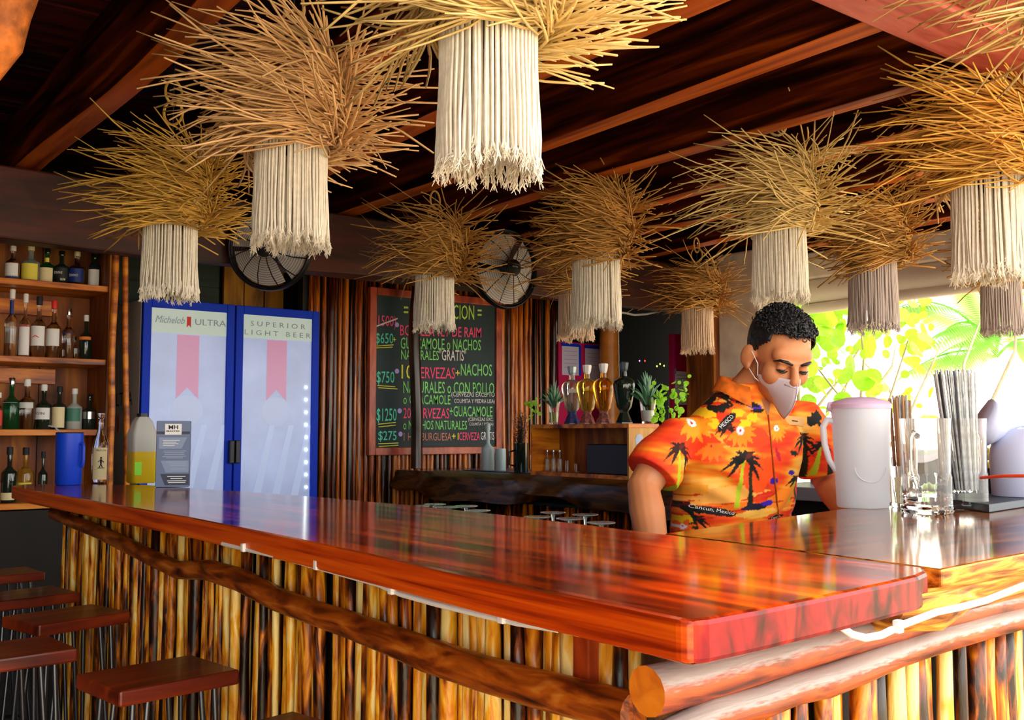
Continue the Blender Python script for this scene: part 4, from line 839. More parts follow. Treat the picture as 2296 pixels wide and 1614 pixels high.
def lamp(label, px, py_bot, w_px, d=None, straw=M_straw, cotton=M_cotton, n=430, seed=0, spread=1, rough=1, hook=2.45, tilt=(0, 0), sc=None, rings=(.32, .385)):
    if d is None: d = 2250*.49/(970-py_bot)
    b = PD(px, py_bot, d); R = w_px/2/2250*d; s = sc or R/.104
    zt = b.z+.325*s; t = thing('woven_pendant_lamp', label, 'lamp', (b.x, b.y, zt), 'woven pendant lamps with cotton fringe')
    me = nest_mesh('nest', straw, seed, n, spread, rough)
    o = bpy.data.objects.new('woven_shade', me); COL.objects.link(o); o.parent = t; o.location = (0, 0, .13*s); o.scale = (s,)*3; o.rotation_euler = (tilt[0], tilt[1], seed); tag(o, kind='stuff')
    k = (seed % 2, cotton.name)
    if k not in NEST: NEST[k] = tassel_mesh('fringe', cotton, seed % 2+3)
    o = bpy.data.objects.new('cotton_fringe', NEST[k]); COL.objects.link(o); o.parent = t; o.scale = (s,)*3; o.rotation_euler = (0, 0, seed*1.3); o.location = (0, 0, .005); tag(o, kind='stuff')
    # inner lamp holder, two vine rings and the cable
    c = Vector((b.x, b.y, zt))
    MB().lathe([(.018*s, .10*s), (.022*s, .02*s), (.03*s, -.02*s), (.02*s, -.05*s), (.004, -.06*s)], 12, c).build('bulb_holder', M_blackpl, t, smooth=True)
    for j, (zz, rx) in enumerate(((rings[0], 0), (rings[1], .9))):
        cc = c+ZA*(zz*s); ux_ = Vector((math.cos(rx-TH), math.sin(rx-TH), 0)).normalized(); rr = .043*s
        MB().tube([cc+ux_*math.cos(a)*rr*.85+ZA*math.sin(a)*rr*1.12 for a in [2*PI*i/20 for i in range(21)]], .0055*s, 6, cap=False).build('vine_ring', straw, t, smooth=True)
    top = hook if hook > zt+.4*s else 2.73
    MB().tube([c+ZA*.1*s, Vector((b.x, b.y, top))], .0035, 6).build('cable', M_cord, t)
    MB().tube([Vector((b.x, b.y, top)), Vector((b.x+.008, b.y, top-.012)), Vector((b.x+.012, b.y, top-.004))], .0025, 5).build('hook', M_chrome, t)
    return t
lamp('woven pendant lamp on the far left with yellowish straw', 378, 672, 122, d=3.52, straw=mat('yellow_vine', (.75, .46, .09), .6, var=.35, vscale=9), seed=1, spread=1.05, n=480, hook=2.73, rings=(.41, .49))
lamp('large pale woven pendant lamp left of centre near the cooler', 650, 562, 168, d=2.78, straw=mat('peach_vine', (.88, .56, .26), .6, var=.3, vscale=9), seed=2, spread=1.1, n=560, hook=2.73)
lamp('nearest pendant lamp at the top centre with only its underside straw in view', 1095, 400, 235, d=1.92, straw=M_straw2, seed=3, spread=1.15, n=520, hook=2.73)
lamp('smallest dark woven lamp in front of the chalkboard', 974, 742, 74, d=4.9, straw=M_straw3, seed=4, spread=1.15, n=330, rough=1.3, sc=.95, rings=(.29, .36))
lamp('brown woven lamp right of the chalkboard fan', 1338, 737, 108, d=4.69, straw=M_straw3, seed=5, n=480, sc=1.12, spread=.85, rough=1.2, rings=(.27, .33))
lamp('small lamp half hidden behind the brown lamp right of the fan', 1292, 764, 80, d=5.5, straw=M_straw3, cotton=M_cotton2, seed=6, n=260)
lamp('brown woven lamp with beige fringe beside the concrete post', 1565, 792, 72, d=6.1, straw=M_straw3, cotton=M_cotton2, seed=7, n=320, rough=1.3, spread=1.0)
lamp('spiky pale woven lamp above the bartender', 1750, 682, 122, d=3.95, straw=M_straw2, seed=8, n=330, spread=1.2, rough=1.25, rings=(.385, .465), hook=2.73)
lamp('dark backlit lamp before the foliage right of the bartender', 1960, 745, 96, d=4.9, straw=M_straw3, cotton=mat('shaded_cotton_cord', (.55, .48, .46), .9), seed=9, n=420, spread=.8, sc=1.12, tilt=(.1, .15))  # backlit shade of the fringe put into a darker cotton colour
lamp('golden woven lamp at the right edge above the mugs', 2220, 634, 140, d=3.24, straw=mat('golden_vine', (.80, .44, .08), .6, var=.35, vscale=9), seed=10, n=520, spread=1.05, sc=1.1)
lamp('lowest dim lamp behind the golden lamp at the right edge', 2248, 752, 88, d=5.13, straw=M_straw3, cotton=MATS['shaded_cotton_cord'], seed=11, n=300, spread=.8)  # same darkened cotton for this backlit fringe
lamp('pale lamp in the top right corner showing only straw tips', 2470, 330, 200, d=1.9, straw=M_straw2, seed=12, n=300, spread=1.5, hook=2.41)
q = PD(1372, 450, 4.65); tag(MB().tube(wob([q+Vector((math.cos(a)*.03, 0, math.sin(a)*.02)) for a in [i*.7 for i in range(9)]], .01, 9), .004, 5).build('turquoise_ribbon', mat('turquoise_plastic', (.05, .6, .8), .4), origin=q), 'scrap of turquoise ribbon tangled on top of the brown lamp', 'ribbon')
# bright trunk end in the upper left corner
q = PD(10, 30, 1.9)
o = thing('rough_trunk', 'rough glowing orange tree trunk in the top left corner', 'post', q)
MB().tube(wob([PD(-60, 190, 1.95), PD(-5, 90, 1.95), PD(10, 30, 1.95), PD(30, -60, 1.95), PD(50, -160, 1.95)], .012, 20), [.03, .045, .050, .055, .06], 16).build('trunk', mat('orange_bark', (.50, .13, .012), .6, var=.6, vscale=25, bump=1), o, smooth=True)

# ================================================================== THINGS ON THE SIDE COUNTER
ZC = 1.0926
def base(px, py): q = PZ(px, py, 1.092); return q.x, q.y
x, y = base(1935, 1137); dq = Vector((x, y, 0)).dot(CF); s = dq/2250
t = thing('plastic_pitcher', 'tall frosted lavender plastic pitcher with mauve lid', 'pitcher', (x, y, 1.092))
H_ = 222*s
MB().lathe([(54*s, ZC), (56*s, ZC+.006), (60*s, ZC+H_*.55), (63*s, ZC+H_*.93), (64*s, ZC+H_)], 32, (x, y, 0)).build('jug_body', M_lav, t, smooth=True)
MB().lathe([(66*s, ZC+H_-.004), (67*s, ZC+H_+.006), (60*s, ZC+H_+.014), (30*s, ZC+H_+.024), (.002, ZC+H_+.026)], 32, (x, y, 0)).build('lid', M_lid, t, smooth=True)
sp = -CR*.97+CF*.1
MB().tube([Vector((x, y, ZC+H_))+sp*60*s, Vector((x, y, ZC+H_+.004))+sp*74*s], [.016, .010], 8, flat=.6).build('spout', M_lid, t, smooth=True)
def HP(a, z_): return Vector((x, y, ZC+z_*H_))+sp*a*s
MB().tube([HP(60, .86), HP(76, .87), HP(85, .80), HP(82, .62), HP(72, .46), HP(58, .36)], [.008, .009, .0085, .008, .0075, .007], 10).build('handle', M_lav, t, smooth=True)
c = Vector((x, y, ZC+H_*.40))-CF*61*s
MB().tube([c+CR*math.cos(a)*34*s+ZA*math.sin(a)*32*s+CF*.010*(abs(math.cos(a))**2) for a in [PI+PI*i/14 for i in range(15)]], .0012, 5).build('moulded_line', M_lav, t)
def mug(px, py, w_, ytop, label, handle_dir, nm='glass_beer_mug'):
    x, y = base(px, py); dq = Vector((x, y, 0)).dot(CF); s = dq/2250; H_ = (py-ytop+4)*s; r = w_/2*s
    t = thing(nm, label, 'mug', (x, y, 1.092), 'glass beer mugs on the side counter')
    mb = MB(); N = 40
    def fac(a, r_): k = .965+.035*abs(math.cos(a*5)); return r_*k
    rings = []
    for (rr, z_, f) in ((.97, 0, 0), (1.04, .03, 0), (1.05, .05, 0), (1.0, .075, 0), (.99, .10, 1), (.99, .38, 1), (.97, .40, 0), (.955, .42, 0), (1.0, .97, 0), (1.0, 1.0, 0), (.95, 1.0, 0), (.90, .45, 0), (.86, .20, 0), (.84, .175, 0), (.4, .168, 0), (.001, .168, 0)):
        rings.append([Vector((x+math.cos(2*PI*i/N)*(fac(2*PI*i/N, r*rr) if f else r*rr), y+math.sin(2*PI*i/N)*(fac(2*PI*i/N, r*rr) if f else r*rr), ZC+z_*H_)) for i in range(N)])
    loft(mb, rings, cap=False); mb.f.append(tuple(reversed(range(N)))); mb.mi.append(0); mb.build('glass_body', M_glass, t, smooth=True)
    hd = Vector(handle_dir).normalized()
    def HP(a, z_): return Vector((x, y, ZC+z_*H_))+hd*a*r
    MB().tube([HP(.98, .80), HP(1.45, .84), HP(1.75, .76), HP(1.78, .5), HP(1.7, .30), HP(1.4, .2), HP(1.0, .2)], .0075, 10).build('handle', M_glass, t, smooth=True)
    return x, y, r, H_, t
mug(2080, 1150, 108, 945, 'empty clear faceted beer mug nearest on the side counter', CF*1.0+CR*.05)
x, y, r, H_, t2 = mug(2164, 1140, 100, 945, 'second beer mug holding the bundle of wrapped straws', CR*.75+CF*.65)
M_sw = mat('wrapped_straw', (.62, .66, .68), .25, var=.4, vscale=50, trans=.2); M_sw2 = mat('dark_straw', (.05, .06, .09), .4); M_sw3 = mat('pink_straw', (.75, .12, .3), .4)
proto = None
for i in range(46):
    a = i*2.4; rr = r*.72*math.sqrt((i+.5)/46); lean = .09*rr/r; m_ = (M_sw, M_sw, M_sw2, M_sw, M_sw)[i % 5] if i != 7 else M_sw3
    b0 = Vector((x+math.cos(a)*rr*.8, y+math.sin(a)*rr*.8, ZC+.042)); zt = ZC+H_+ (958-852)*r*2/100+random.uniform(-.006, .006)
    b1 = Vector((x+math.cos(a)*rr*1.25, y+math.sin(a)*rr*1.25, zt))-CR*.018
    m_key = m_.name
    o = MB().tube([b0, b0.lerp(b1, .5), b1], .0026, 6).build('wrapped_straw', m_, origin=b0); tag(o, 'pink straw among the wrapped straws in the second mug' if m_ is M_sw3 else ('dark straw in the bundle standing in the second mug' if m_ is M_sw2 else 'silvery wrapped drinking straw standing in the second mug'), 'straw', ('silvery' if m_ is M_sw else 'dark')+' straws in the second beer mug')
# jar with brown paper straws behind the pitcher, toothpick glass
x, y = base(2028, 1122); 
t = simple_glass('straw_jar', 'tall clear jar of brown paper straws behind the pitcher', (x, y, 1.0925), .032, .12, cat='jar')
for i in range(26):
    a = i*2.4; rr = .024*math.sqrt((i+.5)/26); b0 = Vector((x+math.cos(a)*rr, y+math.sin(a)*rr, ZC+.014)); b1 = b0+Vector((math.cos(a)*rr*.3-.012, math.sin(a)*rr*.3, .27+random.uniform(-.01, .01)))
    tag(MB().tube([b0, b1], .003, 6).build('paper_straw', mat('kraft_paper', (.45, .27, .14), .7) if i % 3 else M_sw, origin=b0), 'brown paper straw standing in the tall jar', 'straw', 'paper straws behind the pitcher')
x, y = base(2017, 1137); s = Vector((x, y, 0)).dot(CF)/2250
t = simple_glass('toothpick_glass', 'small glass full of wooden toothpicks between pitcher and mug', (x, y, 1.0925), 20*s, 90*s, cat='glass')
mb = MB()
for i in range(40):
    a = random.uniform(0, 6.3); rr = random.uniform(0, .6)*20*s; b0 = Vector((x+math.cos(a)*rr*.7, y+math.sin(a)*rr*.7, ZC+.011)); mb.tube([b0, Vector((x+math.cos(a)*rr*1.3, y+math.sin(a)*rr*1.3, ZC+.075))], .0009, 4)
tag(mb.build('toothpicks', M_cream, t), kind='stuff')
# steel shaker near the bartender
qa, qb = PD(1790, 1088, 3.9), PD(1900, 1088, 4.1)
t = thing('window_ledge', 'grey shelf unit behind the bartender towards the open side', 'ledge', (qb.x, qb.y, 0))
MB().box(qa.x-.1, qb.x+.35, qa.y-.35, qa.y+.1, qa.z-.05, qa.z).build('top_board', mat('grey_ledge', (.25, .26, .32), .4), t, bevel=.004)
MB().box(qa.x-.05, qb.x+.3, qa.y-.3, qa.y+.05, 0, qa.z-.05).build('base', M_darkwall, t)
q = PD(1833, 1085, 4.0); zt_ = PD(1833, 917, 4.0).z; k = 4.0/2250
t = thing('steel_shaker', 'tall steel cocktail shaker between the bartender and the pitcher', 'shaker', (q.x, q.y, qa.z))
MB().lathe([(15*k, qa.z+.0005), (17*k, qa.z+.10), (21*k, zt_), (19.5*k, zt_), (14*k, qa.z+.01), (.001, qa.z+.01)], 24, (q.x, q.y, 0), cap=False).build('cup', M_chrome, t, smooth=True)
# tray, black tin, citrus press like dispenser, red pen
q = [PZ(2198, 1148, 1.092), PZ(2330, 1128, 1.092)]
tt = MB(); a = PZ(2203, 1140, 1.092); b = PZ(2218, 1150, 1.092); c = PZ(2420, 1118, 1.092); d = a+(c-b)
tag(MB().prism([(v.x, v.y) for v in (b, c, d+Vector((.05, .12, 0)), a+Vector((0, .10, 0)))], 1.0926, 1.112).build('black_tray', mat('slate_black', (.02, .035, .06), .45), origin=(b.x, b.y, 1.0926), bevel=.002), 'flat black folder lying under the grey dispenser at the right edge', 'folder')
ZD = 1.1125
x, y = PZ(2300, 1112, ZD)[:2]; s = Vector((x, y, 0)).dot(CF)/2250
t = thing('grey_dispenser', 'smooth blue-grey rounded plastic dispenser with drooping hood at the right edge', 'dispenser', (x, y, ZD))
hc = 150*s; rc_ = 72*s
pr = [(rc_*.94, ZD+.0006), (rc_*.96, ZD+.003)]+[(rc_*math.cos(q_)**.6, ZD+hc*.55+hc*.45*math.sin(q_)) for q_ in [i*PI/2/9 for i in range(9)]]+[(.002, ZD+hc)]
MB().lathe(pr, 32, (x, y, 0)).build('body', M_disp, t, smooth=True)
def G_(px_, py_): return PD(px_, py_, 2250*s)
hood = MB(); ctrl = [((2196, 897), (2206, 980)), ((2212, 894), (2222, 1000)), ((2238, 902), (2240, 985)), ((2262, 918), (2262, 968)), ((2290, 936), (2290, 958)), ((2330, 946), (2330, 962)), ((2380, 950), (2380, 980))]
pts = [G_(*((np.array(a)+np.array(b))/2)) for a, b in ctrl]; rad = [np.hypot(a[0]-b[0], a[1]-b[1])/2*s for a, b in ctrl]
hood.tube(pts, rad, 20, flat=.8); hood.build('hood', M_disp, t, smooth='all')
x2, y2 = PZ(2212, 1106, ZD)[:2]; s2 = Vector((x2, y2, 0)).dot(CF)/2250
t = thing('black_tin', 'small black cup with yellow flowers beside the grey dispenser', 'cup', (x2, y2, ZD))
MB().lathe([(15*s2, ZD+.0006), (16*s2, ZD+.002), (16*s2, ZD+56*s2), (14*s2, ZD+56*s2)], 20, (x2, y2, 0)).build('cup', M_blackpl, t, smooth=True)
for i in range(7): MB().ell((x2+.010*math.cos(i), y2+.010*math.sin(i), ZD+(62+i*5)*s2), (.013, .010, .012), 8, 6).build('flower', M_yellow, t, smooth=True)
p0, p1 = PD(2199, 1071, 2.25), PD(2400, 1066, 2.05)
tag(MB().tube([p0, PD(2250, 1067, 2.15), p1], .0035, 8).build('red_cable', mat('red_orange_rubber', (.95, .10, .03), .4), origin=p0, smooth=True), 'bright red cable stretched before the grey dispenser', 'cable')

# ================================================================== OUTSIDE: sea grape, palm fronds, shrub
tr = thing('sea_grape_tree', 'bright sunlit sea grape tree with round leaves just outside the opening', 'tree', (7.4, 3.2, -.12))
M_bark = mat('pale_bark', (.62, .52, .38), .8, var=.3, vscale=10)
rnd = random.Random(21)
br_pts = []
for i in range(9):
    b0 = Vector((7.4+rnd.uniform(-.3, .8), 3.2+rnd.uniform(-1, 1), -.12)); p = [b0]
    for k in range(5): p.append(p[-1]+Vector((rnd.uniform(-.15, .2), rnd.uniform(-.45, .45), .5)))
    MB().tube(p, [.028, .024, .02, .016, .012, .006], 8).build('branch', M_bark, tr, smooth=True); br_pts += p[2:]
for i in range(300):
    px_, py_ = rnd.uniform(1690, 2090), rnd.choice([rnd.uniform(650, 790), rnd.uniform(690, 960)]); d_ = rnd.uniform(6.6, 9.0)
    if rnd.random() < .3 and 1850 < px_: px_ = rnd.uniform(1690, 1900)
    q = PD(px_, py_, d_)
    put('leaf', LEAFO, tr, q, (rnd.uniform(.6, 2.4), rnd.uniform(-.5, .5), rnd.uniform(0, 6.3)), rnd.uniform(.022, .085))
for i in range(14):
    q = PD(rnd.uniform(1690, 2050), rnd.uniform(700, 950), rnd.uniform(6.8, 8.5)); e = Vector((rnd.uniform(-.3, .3), rnd.uniform(-.4, .4), rnd.uniform(.1, .6)))
    MB().tube([q-e, q, q+e+Vector((0, .1, 0))], [.014, .010, .006], 6).build('twig', M_bark, tr)
pm = thing('coconut_palm', 'pale overexposed palm with long drooping fronds beyond the opening', 'tree', (10.5, 3.6, -.12))
MB().tube(wob([(10.5, 3.6, -.12+z_*.5) for z_ in range(9)], .1, 1), .14, 12).build('trunk', M_bark, pm, smooth=True)
M_frond = mat('palm_frond_green', (.36, .70, .16), .45, transl=.5)
def frond(A, B, C, Wd, nl=34):
    A, B, C = Vector(A), Vector(B), Vector(C); mb = MB(); P_ = [A*(1-t_)**2+B*2*t_*(1-t_)+C*t_*t_ for t_ in [i/12 for i in range(13)]]; mb.tube(P_, [.016-.001*i for i in range(13)], 5)
    for i in range(nl):
        t_ = .12+.86*i/nl; c = A*(1-t_)**2+B*2*t_*(1-t_)+C*t_*t_; tg = (B-A)*(1-t_)+(C-B)*t_; tg.normalize(); sd = tg.cross(ZA).normalized()
        for sg in (-1, 1):
            l = Wd*math.sin(PI*min(.95, t_*.8+.12)); e = c+sd*sg*l*.8+tg*l*.5-ZA*l*.45; m_ = c.lerp(e, .5)+ZA*.02
            mb.add([c, m_+tg*.018, e, m_-tg*.018], [(0, 1, 2, 3)])
    mb.build('frond', M_frond, pm)
for (a, b, c) in (((2230, 790), (2140, 640), (2010, 690)), ((2230, 790), (2180, 660), (2080, 780)), ((2230, 800), (2260, 660), (2330, 640)), ((2235, 790), (2180, 700), (2130, 830)), ((2235, 800), (2300, 720), (2350, 800)), ((2230, 800), (2140, 760), (2030, 840)), ((2235, 790), (2240, 640), (2170, 610))):
    frond(PD(a[0], a[1], 9.5), PD(b[0], b[1], 9.3), PD(c[0], c[1], 9.0), .42)

# ================================================================== BARTENDER
man = thing('person', 'bartender with face mask and orange tropical shirt looking down behind the bar', 'person', (2.17, 1.86, 0))
MC = Vector((2.17, 1.80, 0))
SR_, SL_ = Vector((1.968, 1.86, 1.262)), PD(1806, 945, 2.80)   # shoulders (his right, his left)
ax = (SL_-SR_); ax.z = 0; ax.normalize(); fwd = Vector((ax.y, -ax.x, 0))   # his left, and the way the chest faces
def TB(c, u, v, z): return Vector(c)+ax*u+fwd*v+ZA*z
def ringe(c, rx, ry, z, n=28, sh=0, p=2.3):
    o_ = []
    for i in range(n):
        a = 2*PI*i/n; ca, sa = math.cos(a), math.sin(a); k = (abs(ca)**p+abs(sa)**p)**(-1/p); o_.append(Vector((c[0], c[1], z))+ax*ca*k*rx+fwd*(sa*k*ry+sh))
    return o_
def caps(mb, pts, rad, n=14):
    """tube with rounded ends"""
    pts = [Vector(p) for p in pts]; mb.tube(pts, rad, n)
    for i, p in enumerate(pts): mb.ell(p, (rad[i]*.99,)*3, 12, 8)
HCn = PD(1746, 800, 2.64); yaw = math.radians(-23); pitch = math.radians(27)
HM = Matrix.Rotation(yaw, 3, 'Z') @ Matrix.Rotation(pitch, 3, 'X') @ Matrix.Rotation(math.radians(3), 3, 'Y')
def HL(x_, y_, z_): return HCn+HM @ Vector((x_, y_, z_))
# ---- body: torso, neck, head, arms, legs as one remeshed surface
mb = MB(); tc_ = (2.17, 1.81)
loft(mb, [ringe((2.19, 1.86), .14, .10, .80), ringe((2.18, 1.85), .15, .105, .95), ringe((2.17, 1.83), .15, .10, 1.1), ringe((2.165, 1.81), .16, .10, 1.22), ringe((2.16, 1.80), .12, .075, 1.32), ringe((2.155, 1.775), .06, .055, 1.39)])
caps(mb, [(2.16, 1.785, 1.30), (2.155, 1.76, 1.39), HL(0, .040, -.06), HL(0, .03, 0)], [.060, .056, .055, .055])
mb.ell(HL(0, .012, .035), (.074, .094, .083), 24, 16, M=HM)
mb.ell(HL(0, -.022, -.045), (.056, .066, .068), 20, 14, M=HM)
mb.ell(HL(0, -.045, -.082), (.036, .042, .034), 16, 10, M=HM)
mb.ell(HL(0, -.060, .030), (.058, .028, .034), 16, 10, M=HM)       # forehead
mb.ell(HL(0, -.079, .016), (.050, .013, .009), 16, 8, M=HM)        # brow ridge
for sx in (-1, 1):
    mb.ell(HL(sx*.036, -.050, -.026), (.030, .030, .032), 14, 10, M=HM)   # cheek bones
    mb.ell(HL(sx*.083, .014, -.008), (.0085, .021, .033), 14, 10, M=HM @ Matrix.Rotation(-sx*.6, 3, 'Z'))   # ears
    mb.ell(HL(sx*.080, .006, -.032), (.008, .012, .013), 10, 8, M=HM)
    mb.ell(HL(sx*.031, -.074, -.001), (.0145, .012, .0105), 14, 10, M=HM)   # closed lids
caps(mb, [HL(0, -.082, .012), HL(0, -.094, -.008), HL(0, -.106, -.028)], [.009, .0105, .014], 12)
for sx in (-1, 1): mb.ell(HL(sx*.012, -.094, -.034), (.009, .010, .008), 10, 8, M=HM)
ER, EL = PD(1443, 1092, 2.62), PD(1853, 1075, 2.84); WR, WL = PD(1470, 1270, 2.48), PD(1915, 1175, 2.62)
caps(mb, [SR_, SR_.lerp(ER, .5), ER, ER.lerp(WR, .3), ER.lerp(WR, .7), WR], [.052, .048, .044, .046, .040, .030])
caps(mb, [SL_, SL_.lerp(EL, .5), EL, EL.lerp(WL, .3), EL.lerp(WL, .7), WL], [.052, .045, .040, .042, .032, .026])
def hand(W_, dr_, side):
    d_ = Vector(dr_).normalized(); sd = d_.cross(ZA).normalized()*side; dn = d_.cross(sd)
    c_ = W_+d_*.045; caps(mb, [W_+d_*.015+sd*.012, W_+d_*.075+sd*.022], [.020, .019], 8); caps(mb, [W_+d_*.015-sd*.012, W_+d_*.075-sd*.022], [.020, .018], 8); caps(mb, [W_, W_+d_*.07], [.022, .019], 8)
    for k, (o_, l) in enumerate(((-.030, .062), (-.010, .075), (.010, .070), (.029, .054))):
        a_ = W_+d_*.08+sd*o_; b_ = a_+d_*l*.45-ZA*.006; c2 = b_+d_*l*.30-ZA*.016; e_ = c2+d_*l*.12-ZA*.016; caps(mb, [a_, b_, c2, e_], [.0095, .009, .008, .007], 8)
    a_ = W_+d_*.03-sd*.030; caps(mb, [W_+d_*.015-sd*.015, a_+d_*.015, a_+d_*.042-sd*.012, a_+d_*.060-sd*.006-ZA*.008], [.013, .011, .010, .008], 8)
hand(WR, (.45, -.8, -.25), 1); hand(WL, (-.3, -.9, -.2), -1)
for sx in (-1, 1):
    h_ = TB((2.19, 1.87, 0), sx*.085, 0, .84); k_ = TB((2.19, 1.86, 0), sx*.10, .03, .46); f_ = TB((2.19, 1.90, 0), sx*.11, 0, .08)
    caps(mb, [h_, h_.lerp(k_, .5), k_, k_.lerp(f_, .35), f_], [.085, .072, .055, .052, .036])
    caps(mb, [f_-ZA*.035, f_+fwd*.13-ZA*.045], [.035, .028])
body_o = mb.build('body', M_skin, man, smooth='all')
md = body_o.modifiers.new('r', 'REMESH'); md.mode = 'VOXEL'; md.voxel_size = .0042; md.use_smooth_shade = True
sm = body_o.modifiers.new('s', 'SMOOTH'); sm.factor = .6; sm.iterations = 4
def bake(o):
    dg = bpy.context.evaluated_depsgraph_get(); dg.update(); me = bpy.data.meshes.new_from_object(o.evaluated_get(dg)); o.modifiers.clear(); o.data = me
    me.polygons.foreach_set('use_smooth', [True]*len(me.polygons)); return me
bake(body_o)
# ---- trousers and shoes
mb = MB()
loft(mb, [ringe((2.19, 1.86), .155, .115, .74), ringe((2.19, 1.86), .155, .115, .90)])
for sx in (-1, 1):
    h_ = TB((2.19, 1.87, 0), sx*.085, 0, .80); k_ = TB((2.19, 1.86, 0), sx*.10, .03, .46); f_ = TB((2.19, 1.90, 0), sx*.11, 0, .06)
    mb.tube([h_, k_, f_], [.098, .075, .062], 16)
mb.build('trousers', mat('black_cloth', (.012, .012, .016), .8), man, smooth=True)
for sx in (-1, 1):
    f_ = TB((2.19, 1.90, 0), sx*.11, 0, .045); caps(mb := MB(), [f_-fwd*.03, f_+fwd*.06, f_+fwd*.15-ZA*.01], [.044, .042, .034]); mb.build('shoe', M_blackpl, man, smooth='all')
# ---- shirt
mb = MB()
loft(mb, [ringe((2.195, 1.865), .172, .122, .80, p=2.4), ringe((2.19, 1.86), .172, .124, .92), ringe((2.18, 1.85), .170, .122, 1.04), ringe((2.172, 1.83), .176, .124, 1.14, sh=.004), ringe((2.165, 1.815), .186, .126, 1.21, sh=.006), ringe((2.162, 1.80), .178, .112, 1.275), ringe((2.16, 1.79), .145, .092, 1.325), ringe((2.155, 1.778), .105, .076, 1.365), ringe((2.152, 1.768), .074, .066, 1.395), ringe((2.15, 1.762), .064, .060, 1.41)])
SRe = SR_.lerp(ER, .74); SLe = SL_.lerp(EL, .80)
mb.tube([TB(SR_, .07, 0, .012), TB(SR_, .01, 0, .005), SR_.lerp(ER, .28), SR_.lerp(ER, .5), SRe], [.050, .056, .066, .074, .076], 20, flat=1.0)
mb.tube([TB(SL_, -.07, 0, .012), TB(SL_, -.01, 0, .005), SL_.lerp(EL, .28), SL_.lerp(EL, .5), SLe], [.050, .060, .068, .073, .073], 20)
sh_o = mb.build('shirt', vcol_mat('tropical_print'), man, smooth='all')
md = sh_o.modifiers.new('r', 'REMESH'); md.mode = 'VOXEL'; md.voxel_size = .0036
sm = sh_o.modifiers.new('s', 'SMOOTH'); sm.factor = .7; sm.iterations = 10
me = bake(sh_o); nv = len(me.vertices); off = np.array(man.location)
co = np.empty(nv*3); me.vertices.foreach_get('co', co); co = co.reshape(-1, 3)+off
no = np.empty(nv*3); me.vertices.foreach_get('normal', no); no = no.reshape(-1, 3)
AX, FW = np.array(ax), np.array(fwd); U = (co-np.array([2.17, 1.80, 0])) @ AX; V = co[:, 2]; F_ = (co-np.array([2.17, 1.80, 0])) @ FW
U2 = np.where(no @ FW >= -.25, U, U+.9)          # the back continues the print elsewhere
# cloth folds: diagonal pulls from the armpits and soft waves at the waist
f1 = np.sin((U*.8+V*1.5)*62+3*np.sin(U*14))*np.exp(-((V-1.15)/.10)**2)*np.exp(-((U+.12)/.10)**2)
f2 = np.sin((U*1.6-V*1.1)*55+2*np.sin(V*21))*np.exp(-((V-1.10)/.13)**2)*np.exp(-((U-.12)/.10)**2)
f3 = np.sin(U*58+2.5*np.sin(V*17))*np.clip((1.06-V)/.2, 0, 1)
f4 = np.sin((U+V*.4)*40+np.sin(V*30))*np.exp(-((V-1.27)/.05)**2)
co2 = co+no*((f1*.0045+f2*.004+f3*.003+f4*.002)[:, None])
me.vertices.foreach_set('co', (co2-off).ravel()); me.update()
def nz(a, b, s, o_=0):
    return np.sin(a*s+1.7*np.sin(b*s*.7+o_)+o_)*np.sin(b*s*1.3+1.3*np.sin(a*s*.6+2+o_))
def hexl(c): return np.array(lin(c)[:3])
col = np.empty((nv, 3)); base_n = nz(U2, V, 22)+.6*nz(U2+.4*V, V*2.2, 34, 1)+.35*nz(U2, V*3, 60, 2)
stops = [(-1.2, hexl('e02800')), (-.3, hexl('fa4a02')), (.25, hexl('ff7408')), (.7, hexl('ffa320')), (1.4, hexl('ffc860'))]
for i in range(3): col[:, i] = np.interp(base_n, [s_[0] for s_ in stops], [s_[1][i] for s_ in stops])
def inpoly(pu, pv, poly):
    c = np.zeros(len(pu), bool); n = len(poly)
    for i in range(n):
        (x1, y1), (x2, y2) = poly[i], poly[(i+1) % n]
        if y1 == y2: continue
        c ^= ((pv < y1) != (pv < y2)) & (pu < (x2-x1)*(pv-y1)/(y2-y1)+x1)
    return c
def paint(poly, c):
    poly = np.array(poly); lo, hi = poly.min(0), poly.max(0); ix = np.nonzero((U2 >= lo[0]) & (U2 <= hi[0]) & (V >= lo[1]) & (V <= hi[1]))[0]
    if len(ix): k = ix[inpoly(U2[ix], V[ix], poly)]; col[k] = hexl(c)
bvh = BVHTree.FromPolygons([Vector(v) for v in co2], [tuple(p.vertices) for p in me.polygons])
def uvp(px, py):
    r_ = ray(px, py).normalized(); h_ = bvh.ray_cast(O, r_)
    p = h_[0] if h_[0] is not None else PD(px, py, 2.7); d_ = Vector(p)-Vector((2.17, 1.80, 0)); return d_.dot(ax), p.z
def leafp(c, a, L_, w_, c_, droop=.5):
    pts = []; n = 7
    top = []; bot = []
    for i in range(n):
        t_ = i/(n-1); u_ = c[0]+math.cos(a)*L_*t_; v_ = c[1]+math.sin(a)*L_*t_-droop*L_*t_*t_; ww = w_*math.sin(PI*min(1, t_*.9+.08))
        top.append((u_-math.sin(a)*ww, v_+math.cos(a)*ww)); bot.append((u_+math.sin(a)*ww, v_-math.cos(a)*ww))
    paint(top+bot[::-1], c_)
